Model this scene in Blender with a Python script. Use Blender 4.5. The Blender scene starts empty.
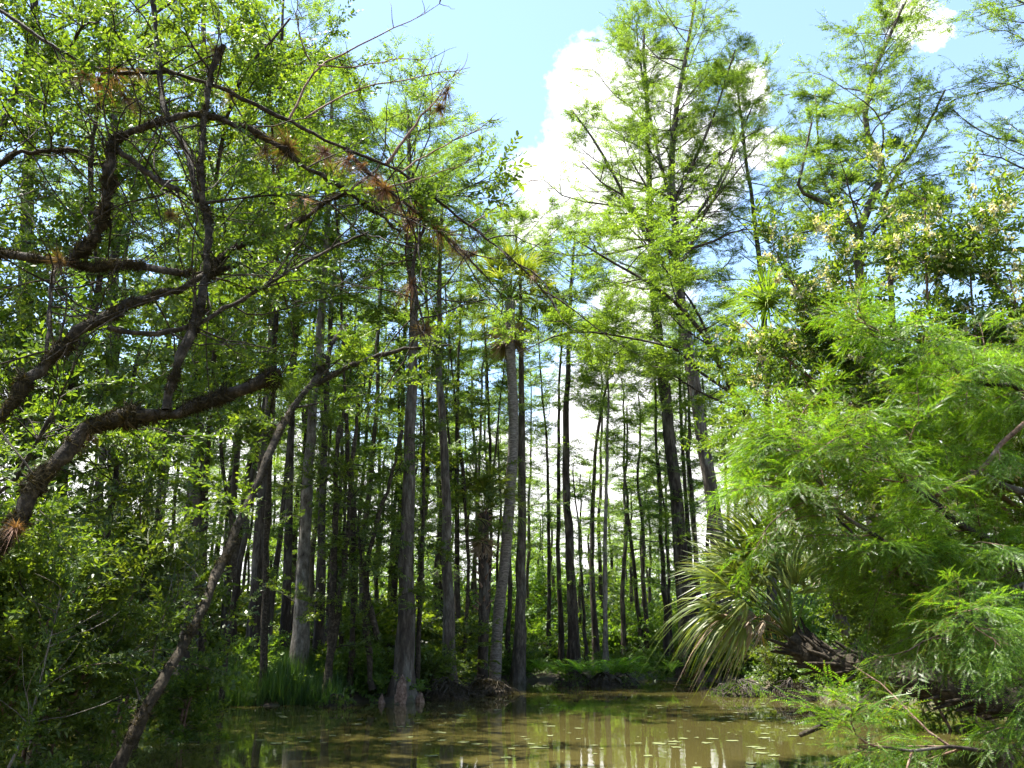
import bpy, math
import numpy as np
from mathutils import Vector
R = np.random.default_rng(7)
PI = math.pi
sc = bpy.context.scene
COL = sc.collection

# ------------------------------------------------------------------ camera
F = 850.0; EYE = 1.6; TP = 256.0 / F; PITCH = math.atan(TP)
cam = bpy.data.objects.new('camera', bpy.data.cameras.new('camera')); COL.objects.link(cam)
cam.location = (0, 0, EYE); cam.rotation_euler = (PI / 2 + PITCH, 0, 0)
cam.data.sensor_width = 36.0; cam.data.lens = F / 1024 * 36.0
cam.data.clip_end = 5000; cam.data.clip_start = 0.05
sc.camera = cam
def ray(px, py):
    u = (px - 512) / F; v = (384 - py) / F
    return np.array([u, math.cos(PITCH) - v * math.sin(PITCH), math.sin(PITCH) + v * math.cos(PITCH)])
def at(px, py, Y):
    d = ray(px, py); return np.array([0, 0, EYE]) + d * (Y / d[1])
def pxof(p):
    x, y, z = p[0], p[1], p[2] - EYE
    w = y * math.cos(PITCH) + z * math.sin(PITCH)
    return 512 + F * x / w, 384 - F * (-y * math.sin(PITCH) + z * math.cos(PITCH)) / w
def nrm(a):
    a = np.asarray(a, float); return a / np.maximum(np.linalg.norm(a, axis=-1, keepdims=True), 1e-9)

# ------------------------------------------------------------------ materials
def newmat(name):
    m = bpy.data.materials.new(name); m.use_nodes = True; m.node_tree.nodes.clear()
    return m, m.node_tree.nodes, m.node_tree.links
def ramp(n, l, fac, stops):
    r = n.new('ShaderNodeValToRGB'); e = r.color_ramp.elements
    while len(e) < len(stops): e.new(0.5)
    for k, (p, c) in enumerate(stops):
        e[k].position = p; e[k].color = (*c, 1)
    l.new(fac, r.inputs[0]); return r.outputs[0]
def leafmat(name, cols, trans=0.45, rough=0.45, spec=0.35, tmul=1.25):
    m, n, l = newmat(name)
    g = n.new('ShaderNodeNewGeometry'); tc = n.new('ShaderNodeTexCoord')
    no = n.new('ShaderNodeTexNoise'); no.inputs['Scale'].default_value = 0.7; no.inputs['Detail'].default_value = 2
    l.new(tc.outputs['Object'], no.inputs['Vector'])
    a = n.new('ShaderNodeMath'); a.operation = 'MULTIPLY_ADD'; a.inputs[1].default_value = 0.7; 
    l.new(g.outputs['Random Per Island'], a.inputs[0])
    b = n.new('ShaderNodeMath'); b.operation = 'MULTIPLY_ADD'; b.inputs[1].default_value = 0.9; b.inputs[2].default_value = -0.3
    l.new(no.outputs['Fac'], b.inputs[0]); l.new(b.outputs[0], a.inputs[2])
    k = len(cols)
    c = ramp(n, l, a.outputs[0], [(i / (k - 1), cols[i]) for i in range(k)])
    p = n.new('ShaderNodeBsdfPrincipled'); l.new(c, p.inputs['Base Color'])
    p.inputs['Roughness'].default_value = rough; p.inputs['Specular IOR Level'].default_value = spec
    t = n.new('ShaderNodeBsdfTranslucent')
    mx = n.new('ShaderNodeMix'); mx.data_type = 'RGBA'; mx.blend_type = 'MULTIPLY'; mx.inputs[0].default_value = 1
    l.new(c, mx.inputs[6]); mx.inputs[7].default_value = (1.8 * tmul, 1.75 * tmul, 0.45 * tmul, 1)
    l.new(mx.outputs[2], t.inputs['Color'])
    s = n.new('ShaderNodeMixShader'); s.inputs[0].default_value = trans
    l.new(p.outputs[0], s.inputs[1]); l.new(t.outputs[0], s.inputs[2])
    o = n.new('ShaderNodeOutputMaterial'); l.new(s.outputs[0], o.inputs[0])
    return m
def barkmat(name, dark, mid, light, zs=0.25, scale=8.0, lich=0.0, bump=0.6, lichc=(0.30, 0.32, 0.27)):
    m, n, l = newmat(name)
    tc = n.new('ShaderNodeTexCoord'); mp = n.new('ShaderNodeMapping'); mp.inputs['Scale'].default_value = (1, 1, zs)
    l.new(tc.outputs['Object'], mp.inputs[0])
    no = n.new('ShaderNodeTexNoise'); no.inputs['Scale'].default_value = scale; no.inputs['Detail'].default_value = 6; no.inputs['Roughness'].default_value = 0.7
    l.new(mp.outputs[0], no.inputs['Vector'])
    c = ramp(n, l, no.outputs['Fac'], [(0.32, dark), (0.5, mid), (0.68, light)])
    if lich:
        n2 = n.new('ShaderNodeTexNoise'); n2.inputs['Scale'].default_value = 2.3; n2.inputs['Detail'].default_value = 5
        l.new(tc.outputs['Object'], n2.inputs['Vector'])
        n2.inputs['Roughness'].default_value = .75; l.new(mp.outputs[0], n2.inputs['Vector'])
        th = n.new('ShaderNodeMapRange'); th.inputs['From Min'].default_value = .95 - lich; th.inputs['From Max'].default_value = 1.2 - lich; th.inputs['To Max'].default_value = .6
        l.new(n2.outputs['Fac'], th.inputs[0])
        mx = n.new('ShaderNodeMix'); mx.data_type = 'RGBA'; l.new(th.outputs[0], mx.inputs[0]); l.new(c, mx.inputs[6]); mx.inputs[7].default_value = (*lichc, 1)
        c = mx.outputs[2]
    p = n.new('ShaderNodeBsdfPrincipled'); l.new(c, p.inputs['Base Color']); p.inputs['Roughness'].default_value = 0.85
    p.inputs['Specular IOR Level'].default_value = 0.2
    bp = n.new('ShaderNodeBump'); bp.inputs['Strength'].default_value = bump; bp.inputs['Distance'].default_value = 0.06
    l.new(no.outputs['Fac'], bp.inputs['Height']); l.new(bp.outputs[0], p.inputs['Normal'])
    o = n.new('ShaderNodeOutputMaterial'); l.new(p.outputs[0], o.inputs[0])
    return m
M = {}
M['cyp'] = leafmat('cypress_foliage', [(0.05, 0.09, 0.022), (0.09, 0.15, 0.034), (0.145, 0.20, 0.05)], 0.5)
M['cypfar'] = leafmat('far_cypress_foliage', [(0.045, 0.09, 0.024), (0.085, 0.145, 0.035), (0.145, 0.20, 0.045)], 0.5)
M['cypnear'] = leafmat('bright_cypress_foliage', [(0.17, 0.12, 0.05), (0.035, 0.085, 0.012), (0.10, 0.20, 0.02), (0.22, 0.33, 0.035)], 0.5, 0.4, 0.35)
M['broad'] = leafmat('broad_leaves', [(0.032, 0.065, 0.014), (0.075, 0.125, 0.022), (0.155, 0.205, 0.032)], 0.45, 0.42, 0.35, 1.12)
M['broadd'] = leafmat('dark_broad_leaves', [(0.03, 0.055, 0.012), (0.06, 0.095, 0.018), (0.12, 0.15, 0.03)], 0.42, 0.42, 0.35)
M['bush'] = leafmat('bush_leaves', [(0.035, 0.075, 0.015), (0.07, 0.13, 0.022), (0.13, 0.19, 0.035)], 0.4, 0.45, 0.35)
M['seed'] = leafmat('pale_seed_clusters', [(0.55, 0.50, 0.40), (0.72, 0.68, 0.58), (0.8, 0.78, 0.7)], 0.3, 0.7, 0.2, 0.8)
M['palm'] = leafmat('palm_blades', [(0.045, 0.065, 0.012), (0.09, 0.125, 0.022), (0.19, 0.20, 0.06)], 0.42, 0.38, 0.4)
M['deadpalm'] = leafmat('dead_palm_blades', [(0.14, 0.09, 0.05), (0.25, 0.18, 0.12), (0.38, 0.31, 0.23)], 0.2, 0.5, 0.4, 0.7)
M['fern'] = leafmat('fern_fronds', [(0.07, 0.16, 0.015), (0.13, 0.26, 0.025), (0.22, 0.36, 0.045)], 0.45, 0.5, 0.3)
M['grass'] = leafmat('sword_grass_blades', [(0.02, 0.05, 0.012), (0.035, 0.08, 0.018), (0.07, 0.12, 0.025)], 0.3, 0.4, 0.4)
M['air'] = leafmat('air_plant_blades', [(0.06, 0.045, 0.03), (0.15, 0.10, 0.06), (0.30, 0.18, 0.10)], 0.25, 0.6, 0.3, 0.6)
M['airred'] = leafmat('rusty_air_plant_blades', [(0.09, 0.06, 0.04), (0.26, 0.13, 0.08), (0.42, 0.26, 0.18)], 0.3, 0.6, 0.3, 0.6)
M['airgreen'] = leafmat('green_air_plant_blades', [(0.06, 0.11, 0.015), (0.11, 0.18, 0.022), (0.20, 0.25, 0.05)], 0.4, 0.5, 0.3)
M['moss'] = leafmat('branch_moss', [(0.012, 0.011, 0.006), (0.03, 0.025, 0.013), (0.09, 0.07, 0.035)], 0.2, 0.9, 0.1, 0.6)
M['pad'] = leafmat('floating_leaf', [(0.05, 0.06, 0.02), (0.14, 0.16, 0.06), (0.27, 0.28, 0.15)], 0.0, 0.35, 0.5)
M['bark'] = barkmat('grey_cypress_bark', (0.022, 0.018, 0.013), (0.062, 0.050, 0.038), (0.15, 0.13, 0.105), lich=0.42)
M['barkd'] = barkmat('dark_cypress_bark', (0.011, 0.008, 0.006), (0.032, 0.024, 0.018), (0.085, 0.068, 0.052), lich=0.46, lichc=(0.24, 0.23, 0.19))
M['barkp'] = barkmat('pale_trunk_bark', (0.04, 0.034, 0.027), (0.12, 0.105, 0.085), (0.25, 0.23, 0.2), lich=0.4, zs=0.5)
M['barkm'] = barkmat('mossy_bark', (0.010, 0.008, 0.005), (0.032, 0.025, 0.016), (0.10, 0.08, 0.055), zs=1, scale=14, lich=0.36, lichc=(0.2, 0.19, 0.15))
M['barkb'] = barkmat('brown_branch_bark', (0.05, 0.03, 0.02), (0.16, 0.10, 0.07), (0.30, 0.22, 0.17), zs=1, scale=12)
M['barkr'] = barkmat('red_root_bark', (0.08, 0.035, 0.02), (0.22, 0.10, 0.06), (0.36, 0.2, 0.14), zs=0.4, scale=7)
M['barkpalm'] = barkmat('palm_trunk_bark', (0.05, 0.042, 0.034), (0.15, 0.13, 0.11), (0.27, 0.25, 0.22), zs=3.0, scale=7, lich=0.38)

# ------------------------------------------------------------------ mesh helpers
class MB:
    def __init__(s): s.v = []; s.q = []; s.n = 0
    def add(s, V, Q):
        V = np.asarray(V, np.float32).reshape(-1, 3); Q = np.asarray(Q, np.int64).reshape(-1, 4)
        s.v.append(V); s.q.append(Q + s.n); s.n += len(V)
    def mesh(s, name, mat, smooth=False):
        me = bpy.data.meshes.new(name)
        V = np.concatenate(s.v); Q = np.concatenate(s.q).astype(np.int32)
        me.vertices.add(len(V)); me.vertices.foreach_set('co', V.ravel())
        me.loops.add(Q.size); me.loops.foreach_set('vertex_index', Q.ravel())
        me.polygons.add(len(Q)); me.polygons.foreach_set('loop_start', np.arange(0, Q.size, 4, dtype=np.int32))
        me.polygons.foreach_set('use_smooth', np.full(len(Q), smooth, bool))
        me.update(calc_edges=True); me.materials.append(mat)
        return me
    def build(s, name, mat, parent=None, smooth=False, origin=None):
        if origin is not None: s.v = [v - np.asarray(origin, np.float32) for v in s.v]
        o = bpy.data.objects.new(name, s.mesh(name, mat, smooth)); COL.objects.link(o)
        if parent is not None: o.parent = parent
        elif origin is not None: o.location = tuple(origin)
        return o
def thing(name, label, cat, loc=(0, 0, 0), group=None, kind=None):
    o = bpy.data.objects.new(name, None); COL.objects.link(o); o.location = tuple(float(a) for a in loc)
    o.empty_display_size = 0.3
    return tag(o, label, cat, group, kind)
def tag(o, label=None, cat=None, group=None, kind=None):
    if label: o['label'] = label
    if cat: o['category'] = cat
    if group: o['group'] = group
    if kind: o['kind'] = kind
    return o
def copy_tree(o, parent=None):
    c = o.copy(); COL.objects.link(c); c.parent = parent
    for ch in o.children: copy_tree(ch, c)
    return c
def tubes(P, r, n=5, mod=None):
    """P (B,k,3), r (B,k) -> verts, quads"""
    P = np.asarray(P, float); r = np.asarray(r, float)
    if P.ndim == 2: P = P[None]; r = r[None]
    B, k, _ = P.shape
    T = np.gradient(P, axis=1); T = nrm(T)
    ref = np.where(np.abs(nrm(P[:, -1] - P[:, 0])[:, 2:3]) > 0.75, np.array([[1., 0.13, 0]]), np.array([[0.1, 0.05, 1.]]))[:, None, :]
    U = nrm(np.cross(T, ref)); W = np.cross(T, U)
    th = np.arange(n) * 2 * PI / n
    rr = r[:, :, None] * np.ones(n)[None, None]
    if mod is not None: rr = rr * mod
    V = P[:, :, None] + rr[..., None] * (np.cos(th)[None, None, :, None] * U[:, :, None] + np.sin(th)[None, None, :, None] * W[:, :, None])
    idx = np.arange(B * k * n).reshape(B, k, n)
    a = idx[:, :-1]; b = idx[:, 1:]
    Q = np.stack([a, np.roll(a, -1, 2), np.roll(b, -1, 2), b], -1)
    return V.reshape(-1, 3), Q.reshape(-1, 4)
def resample(P, n):
    P = np.asarray(P, float)
    # Catmull-Rom through the points
    Q = np.vstack([2 * P[0] - P[1], P, 2 * P[-1] - P[-2]])
    seg = np.linalg.norm(np.diff(P, axis=0), axis=1); s = np.concatenate([[0], np.cumsum(seg)])
    t = np.linspace(0, s[-1], n); i = np.clip(np.searchsorted(s, t, 'right') - 1, 0, len(P) - 2)
    u = ((t - s[i]) / np.maximum(seg[i], 1e-9))[:, None]
    p0, p1, p2, p3 = Q[i], Q[i + 1], Q[i + 2], Q[i + 3]
    return 0.5 * (2 * p1 + (p2 - p0) * u + (2 * p0 - 5 * p1 + 4 * p2 - p3) * u ** 2 + (3 * p1 - p0 - 3 * p2 + p3) * u ** 3)
def radii(r0, r1, n, p=1.0): return r0 + (r1 - r0) * np.linspace(0, 1, n) ** p
def scatter(mb, tpl, pos, A, N, scale):
    """template quads in local frame: X along A, Z along N"""
    if len(pos) == 0: return
    tv, tq = tpl
    A = nrm(A); Y = nrm(np.cross(N, A)); Z = np.cross(A, Y)
    Mx = np.stack([A, Y, Z], 1) * np.asarray(scale).reshape(-1, 1, 1)      # rows = axes
    V = np.einsum('mi,nij->nmj', tv, Mx) + np.asarray(pos)[:, None]
    k = len(tv)
    Q = tq[None] + (np.arange(len(pos)) * k)[:, None, None]
    mb.add(V, Q)
def frames_random(n, up=0.6, R=R):
    a = R.normal(size=(n, 3)); a[:, 2] *= 0.5
    N = R.normal(size=(n, 3)) * 0.5 + np.array([0, 0, up])
    return nrm(a), nrm(N)

# ------------------------------------------------------------------ leaf templates
def leafquad(b, d, L, w, nrml, fold=0.15):
    """one leaf of two folded quads"""
    d = nrm(d); s = nrm(np.cross(nrml, d)); up = np.cross(d, s)
    l1, l2 = b + d * L * .35 + s * w * .5 + up * w * fold, b + d * L * .72 + s * w * .4 + up * w * fold
    r1, r2 = b + d * L * .35 - s * w * .5 + up * w * fold, b + d * L * .72 - s * w * .4 + up * w * fold
    return [b, l1, l2, b + d * L - up * w * .2, r2, r1], [[0, 1, 2, 3], [0, 3, 4, 5]]
def join(parts):
    V = []; Q = []; n = 0
    for v, q in parts:
        V += [np.asarray(v, float)]; Q += [np.asarray(q) + n]; n += len(v)
    return np.concatenate(V), np.concatenate(Q)
def rhomb(b, d, L, w, nrml):
    d = nrm(d); s = nrm(np.cross(nrml, d))
    return [b, b + d * L * .5 + s * w * .5, b + d * L, b + d * L * .5 - s * w * .5], [[0, 1, 2, 3]]
def t_broad(rs, n=14, tl=0.30, L=0.062, w=0.026, detail=True):
    R = np.random.default_rng(rs); ps = [tubes(np.array([[0, 0, 0], [tl * .5, .01, .01], [tl, 0, -.01]]), [.0025, .002, .001], 3)]
    for i in range(n):
        t = (i + 1) / n; b = np.array([tl * t, 0, 0])
        ang = R.uniform(0.4, 1.1) * (1 if i % 2 else -1)
        d = np.array([math.cos(ang), math.sin(ang), R.normal() * .45]); nn = np.array([R.normal() * .5, R.normal() * .5, 1])
        l = L * R.uniform(.7, 1.25)
        ps.append(leafquad(b, d, l, l * w / L, nn) if detail else rhomb(b, d, l, l * w / L * 1.15, nn))
    return join(ps)
def t_spray(rs, n=16, tl=0.5, L=0.14, w=0.03):
    """flat feathery cypress spray seen from afar: every frond one narrow blade"""
    R = np.random.default_rng(rs); ps = []
    ps.append(tubes(np.array([[0, 0, 0], [tl * .5, 0, .01], [tl, 0, -.04]]), [.006, .004, .002], 3))
    for i in range(n):
        t = (i + 1) / n; b = np.array([tl * t, 0, -.04 * t * t])
        ang = R.uniform(0.5, 1.2) * (1 if i % 2 else -1) * (1 - .5 * (t > .95))
        d = np.array([math.cos(ang), math.sin(ang), R.normal() * .25 - .12])
        l = L * R.uniform(.7, 1.3) * (1 - .35 * t)
        ps.append(rhomb(b, d, l, w * R.uniform(.7, 1.2), np.array([R.normal() * .5, R.normal() * .5, 1])))
    return join(ps)
def t_frond(rs, nf=9, tl=0.25, L=0.12, pairs=9, w=0.0028, ll=0.014):
    """near cypress twig: fronds with leaflets"""
    R = np.random.default_rng(rs); ps = []
    ps.append(tubes(np.array([[0, 0, 0], [tl * .5, 0, .0], [tl, 0, -.05]]), [.003, .0022, .0015], 3))
    for i in range(nf):
        t = (i + 1) / nf; b = np.array([tl * t, 0, -.05 * t * t])
        ang = R.uniform(0.35, 1.0) * (1 if i % 2 else -1) * (.3 if i == nf - 1 else 1)
        l = L * R.uniform(.75, 1.2); droop = R.uniform(.1, .7)
        prev = b; dirx = np.array([math.cos(ang), math.sin(ang), .1])
        nn = nrm(np.array([R.normal() * .3, R.normal() * .3, 1])); k = pairs
        for j in range(k):
            u = (j + .5) / k; p = b + dirx * l * u + np.array([0, 0, -droop * l * u * u])
            dd = nrm(dirx + np.array([0, 0, -2 * droop * u])); s = nrm(np.cross(nn, dd))
            q = ll * (1 - .55 * abs(2 * u - .8)) 
            for sg in (1, -1):
                e = p + (s * sg * .85 + dd * .5) * q
                ps.append(([p - dd * w, e - dd * w * .6, e + dd * w * .6, p + dd * w], [[0, 1, 2, 3]]))
        ps.append(([b, b + dirx * l * .5 + s * .0015 + np.array([0, 0, -droop * l * .25]), b + dirx * l + np.array([0, 0, -droop * l]), b + dirx * l * .5 - s * .0015 + np.array([0, 0, -droop * l * .25])], [[0, 1, 2, 3]]))
    return join(ps)
def t_blades(rs, n=40, L=0.25, w=0.012, spread=1.0, droop=0.4, seg=3, up=0.3):
    """rosette of narrow curved blades growing out of one point, Z up"""
    R = np.random.default_rng(rs); ps = []
    for i in range(n):
        a = R.uniform(0, 2 * PI); e = R.uniform(up - .5 * spread, up + spread * .9)
        d = np.array([math.cos(a) * math.cos(e), math.sin(a) * math.cos(e), math.sin(e)]); l = L * R.uniform(.5, 1.2)
        s = nrm(np.cross(d, [0, 0, 1.0001])); V = []
        for j in range(seg + 1):
            u = j / seg; p = d * l * u + np.array([0, 0, -droop * l * u * u]); ww = w * (1 - u * .92) * .5
            V += [p - s * ww, p + s * ww]
        ps.append((V, [[2 * j, 2 * j + 1, 2 * j + 3, 2 * j + 2] for j in range(seg)]))
    return join(ps)
TB = [t_broad(k) for k in range(3)]
TBF = [t_broad(10 + k, 12, .42, .085, .045, False) for k in range(3)]
TS = [t_spray(20 + k) for k in range(4)]
TF = [t_frond(30 + k) for k in range(3)]
TM = [t_blades(40 + k, 12, .085, .009, 1.2, .5, 2) for k in range(2)]

# ------------------------------------------------------------------ terrain, water
SHX = np.array([-1200, -300, 0, 70, 150, 200, 250, 420, 440, 480, 540, 660, 760, 830, 900, 1024, 1250, 2200])
SHD = np.array([5, 8, 15, 18, 20.5, 22.3, 23.2, 24, 28.5, 33, 37.5, 36.5, 29.5, 25, 23, 19, 12, 7])
def shore(x, y):
    y2 = np.maximum(y, 0.01)
    px = 512 + F * x / (y2 * math.cos(PITCH) - EYE * math.sin(PITCH) + 0.4)
    px = np.clip(px, -1200, 2200)
    s = np.interp(px, SHX, SHD)
    ed = y - s + 0.5 * np.sin(x * 1.7) + .35 * np.sin(x * 4.1 + 1)
    side = np.abs(x) - (6 + 0.0 * y)
    return np.where(y > 2, np.where(y > 5, ed, np.maximum(ed, -5)), np.minimum(side, 3) - 1 )
def ground_z(x, y):
    x = np.asarray(x, float); y = np.asarray(y, float)
    e = shore(x, y)
    t = np.clip((e + 1.2) / 2.4, 0, 1); t = t * t * (3 - 2 * t)
    n = .10 * np.sin(x * .9 + 1.3 * np.sin(y * .6)) + .07 * np.sin(y * 1.7 + x * .5) + .05 * np.sin(x * 3.1) * np.sin(y * 2.7)
    return -0.7 + t * 1.0 + n * np.clip(t, .1, 1) + np.clip(e, 0, 60) * .006
na, nr = 400, 150
ang = np.linspace(0, 2 * PI, na, endpoint=False); rad = np.concatenate([[0.3], np.geomspace(2, 900, nr - 1)])
A_, R_ = np.meshgrid(ang, rad)
gx, gy = R_ * np.cos(A_), R_ * np.sin(A_)
gz = ground_z(gx, gy)
mb = MB(); idx = np.arange(nr * na).reshape(nr, na)
mb.add(np.stack([gx, gy, gz], -1), np.stack([idx[:-1], idx[1:], np.roll(idx[1:], -1, 1), np.roll(idx[:-1], -1, 1)], -1))
m, n, l = newmat('swamp_soil')
tc = n.new('ShaderNodeTexCoord'); no = n.new('ShaderNodeTexNoise'); no.inputs['Scale'].default_value = 1.6; no.inputs['Detail'].default_value = 8
l.new(tc.outputs['Object'], no.inputs['Vector'])
c = ramp(n, l, no.outputs['Fac'], [(.3, (.018, .013, .008)), (.5, (.05, .036, .02)), (.62, (.06, .07, .022)), (.75, (.13, .10, .06))])
p = n.new('ShaderNodeBsdfPrincipled'); l.new(c, p.inputs['Base Color']); p.inputs['Roughness'].default_value = .9
bp = n.new('ShaderNodeBump'); bp.inputs['Distance'].default_value = .15; l.new(no.outputs['Fac'], bp.inputs['Height']); l.new(bp.outputs[0], p.inputs['Normal'])
o = n.new('ShaderNodeOutputMaterial'); l.new(p.outputs[0], o.inputs[0])
tag(mb.build('ground', m, smooth=True), 'dark leaf-littered swamp ground rising behind the water', kind='structure')

m, n, l = newmat('murky_water')
tc = n.new('ShaderNodeTexCoord'); mp = n.new('ShaderNodeMapping'); mp.inputs['Scale'].default_value = (1, .55, 1); l.new(tc.outputs['Object'], mp.inputs[0])
no = n.new('ShaderNodeTexNoise'); no.inputs['Scale'].default_value = 1.3; no.inputs['Detail'].default_value = 3; l.new(mp.outputs[0], no.inputs['Vector'])
n2 = n.new('ShaderNodeTexNoise'); n2.inputs['Scale'].default_value = .12; n2.inputs['Detail'].default_value = 3; l.new(tc.outputs['Object'], n2.inputs['Vector'])
c = ramp(n, l, n2.outputs['Fac'], [(.3, (.048, .042, .012)), (.7, (.072, .061, .018))])
p = n.new('ShaderNodeBsdfPrincipled'); l.new(c, p.inputs['Base Color']); p.inputs['Roughness'].default_value = .035; p.inputs['IOR'].default_value = 1.33
bp = n.new('ShaderNodeBump'); bp.inputs['Distance'].default_value = .012; bp.inputs['Strength'].default_value = .35; l.new(no.outputs['Fac'], bp.inputs['Height']); l.new(bp.outputs[0], p.inputs['Normal'])
o = n.new('ShaderNodeOutputMaterial'); l.new(p.outputs[0], o.inputs[0])
mb = MB(); g = 24; xs = np.linspace(-60, 60, g); ys = np.linspace(-40, 60, g); X, Y = np.meshgrid(xs, ys); ii = np.arange(g * g).reshape(g, g)
mb.add(np.stack([X, Y, 0 * X], -1), np.stack([ii[:-1, :-1], ii[:-1, 1:], ii[1:, 1:], ii[1:, :-1]], -1))
tag(mb.build('water', m), 'still murky olive brown water of the swamp pool', kind='structure')

# ------------------------------------------------------------------ tree growth
def path_limb(p0, d, L, k, R, curve=(0, 0, 0.15), wig=.12):
    d = nrm(d); pts = [np.array(p0, float)]
    for i in range(k - 1):
        d = nrm(d + np.array(curve) / k + R.normal(size=3) * wig); pts.append(pts[-1] + d * L / (k - 1))
    return np.array(pts)
class Tree:
    def __init__(s, seed):
        s.R = np.random.default_rng(seed); s.w = MB(); s.pos = []; s.ax = []; s.nr = []; s.sc = []
    def tube(s, P, r, n=5, mod=None):
        P = np.asarray(P); 
        if P.ndim == 2 and n >= 4:
            P = np.vstack([P, P[-1] + (P[-1] - P[-2]) * .05]); r = np.append(r, 1e-4)
            if mod is not None: mod = np.concatenate([mod, mod[:, -1:]], 1)
        s.w.add(*tubes(P, r, n, mod))
    def sprays(s, P, n, t0=.1, spread=.9, scale=1.0, flat=.35, droop=0.0, tip=True):
        R = s.R; t = R.uniform(t0, 1, n)
        if tip and n: t[0] = 1.0
        k = len(P) - 1; f = t * k; i = np.clip(f.astype(int), 0, k - 1); u = (f - i)[:, None]
        pos = P[i] * (1 - u) + P[i + 1] * u; T = nrm(P[i + 1] - P[i])
        side = nrm(np.cross(T, [0, 0, 1.0]) + 1e-6); a = R.uniform(-spread, spread, n)[:, None]
        a = np.where(np.abs(a) < .3, a * 2, a)
        A = T * np.cos(a) + side * np.sin(a) + R.normal(size=(n, 3)) * np.array([.15, .15, .2]) + np.array([0, 0, -droop])
        N = np.array([0, 0, 1.]) + R.normal(size=(n, 3)) * flat
        s.pos.append(pos); s.ax.append(A); s.nr.append(N); s.sc.append(scale * R.uniform(.7, 1.25, n))
    def crown_limb(s, p0, d, L, r, curve=(0, 0, .1), sec=7, per=7, scale=1.0, wig=.16, t0=.2, ssub=.45, droop=0.0):
        R = s.R; P = path_limb(p0, d, L, 7, R, curve, wig)
        s.tube(P, radii(r, r * .25, 7), 5)
        paths = []
        for j in range(sec):
            t = t0 + (1 - t0) * (j + R.uniform(0, .8)) / sec
            f = t * 6; i = min(int(f), 5); u = f - i; b = P[i] * (1 - u) + P[i + 1] * u; T = nrm(P[i + 1] - P[i])
            sd = nrm(np.cross(T, [0, 0, 1.0])) * (1 if j % 2 else -1)
            dd = T * .8 + sd * R.uniform(.6, 1.2) + np.array([0, 0, R.normal() * .22 - droop])
            q = path_limb(b, dd, L * ssub * (1.15 - .75 * t) * R.uniform(.6, 1.2), 4, R, (0, 0, curve[2] * .5 - droop), .13)
            paths.append(q); s.sprays(q, per, .1, scale=scale, droop=droop)
        s.sprays(P, per, .35, scale=scale, droop=droop)
        if paths:
            s.w.add(*tubes(np.array(paths), np.tile(radii(r * .35, r * .1, 4), (len(paths), 1)), 3))
        return P
    def along(s, P, n, t0, Lf, r, **kw):
        """n limbs up a stem P between t0 and 1"""
        R = s.R; k = len(P) - 1; az = R.uniform(0, 6)
        for j in range(n):
            t = t0 + (1 - t0) * (j + R.uniform(0, .9)) / n; f = t * k; i = min(int(f), k - 1); u = f - i
            b = P[i] * (1 - u) + P[i + 1] * u; az += 2.4 + R.normal() * .4
            h = (t - t0) / (1 - t0); el = kw.get('el', (.15, .7)); e = el[0] + (el[1] - el[0]) * h + R.normal() * .12
            d = np.array([math.cos(az) * math.cos(e), math.sin(az) * math.cos(e), math.sin(e)])
            L = Lf(h) * R.uniform(.5, 1.35)
            s.crown_limb(b, d, L, r * (.35 + .65 * (1 - h)) * (L / 3.5) ** .5, kw.get('curve', (0, 0, .12)), kw.get('sec', 7), kw.get('per', 7), kw.get('scale', 1.0), droop=kw.get('droop', 0.0))
    def leaves(s, tpls, mb=None):
        mb = mb or MB(); P, A, N, S = np.concatenate(s.pos), np.concatenate(s.ax), np.concatenate(s.nr), np.concatenate(s.sc)
        k = s.R.integers(0, len(tpls), len(P))
        for i, t in enumerate(tpls):
            q = k == i; scatter(mb, t, P[q], A[q], N[q], S[q])
        return mb
def trunk_mod(P, r, n, R, flare=1.1, fh=1.1, flute=.25):
    z = P[:, 2] - P[0, 2]; th = np.arange(n) * 2 * PI / n; k = R.integers(5, 8); ph = R.uniform(0, 6)
    fl = flare * np.exp(-z / fh)
    lob = 1 + flute * np.cos(k * th + ph)[None] * np.minimum(fl, 1)[:, None] + .06 * R.normal(size=(len(P), n))
    return ((1 + fl)[:, None] * lob)[None]
def finish(T, name, label, cat, base, bark, leafm, tpls, group=None, leafname='crown'):
    root = thing(name, label, cat, base, group)
    T.w.build('trunk', bark, root, True, base)
    if T.pos: T.leaves(tpls).build(leafname, leafm, root, False, base)
    return root
def ground_pt(px, Y, dz=-.25):
    x = at(px, 640, Y)[0]; return np.array([x, Y, float(ground_z(x, Y)) + dz])

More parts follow.
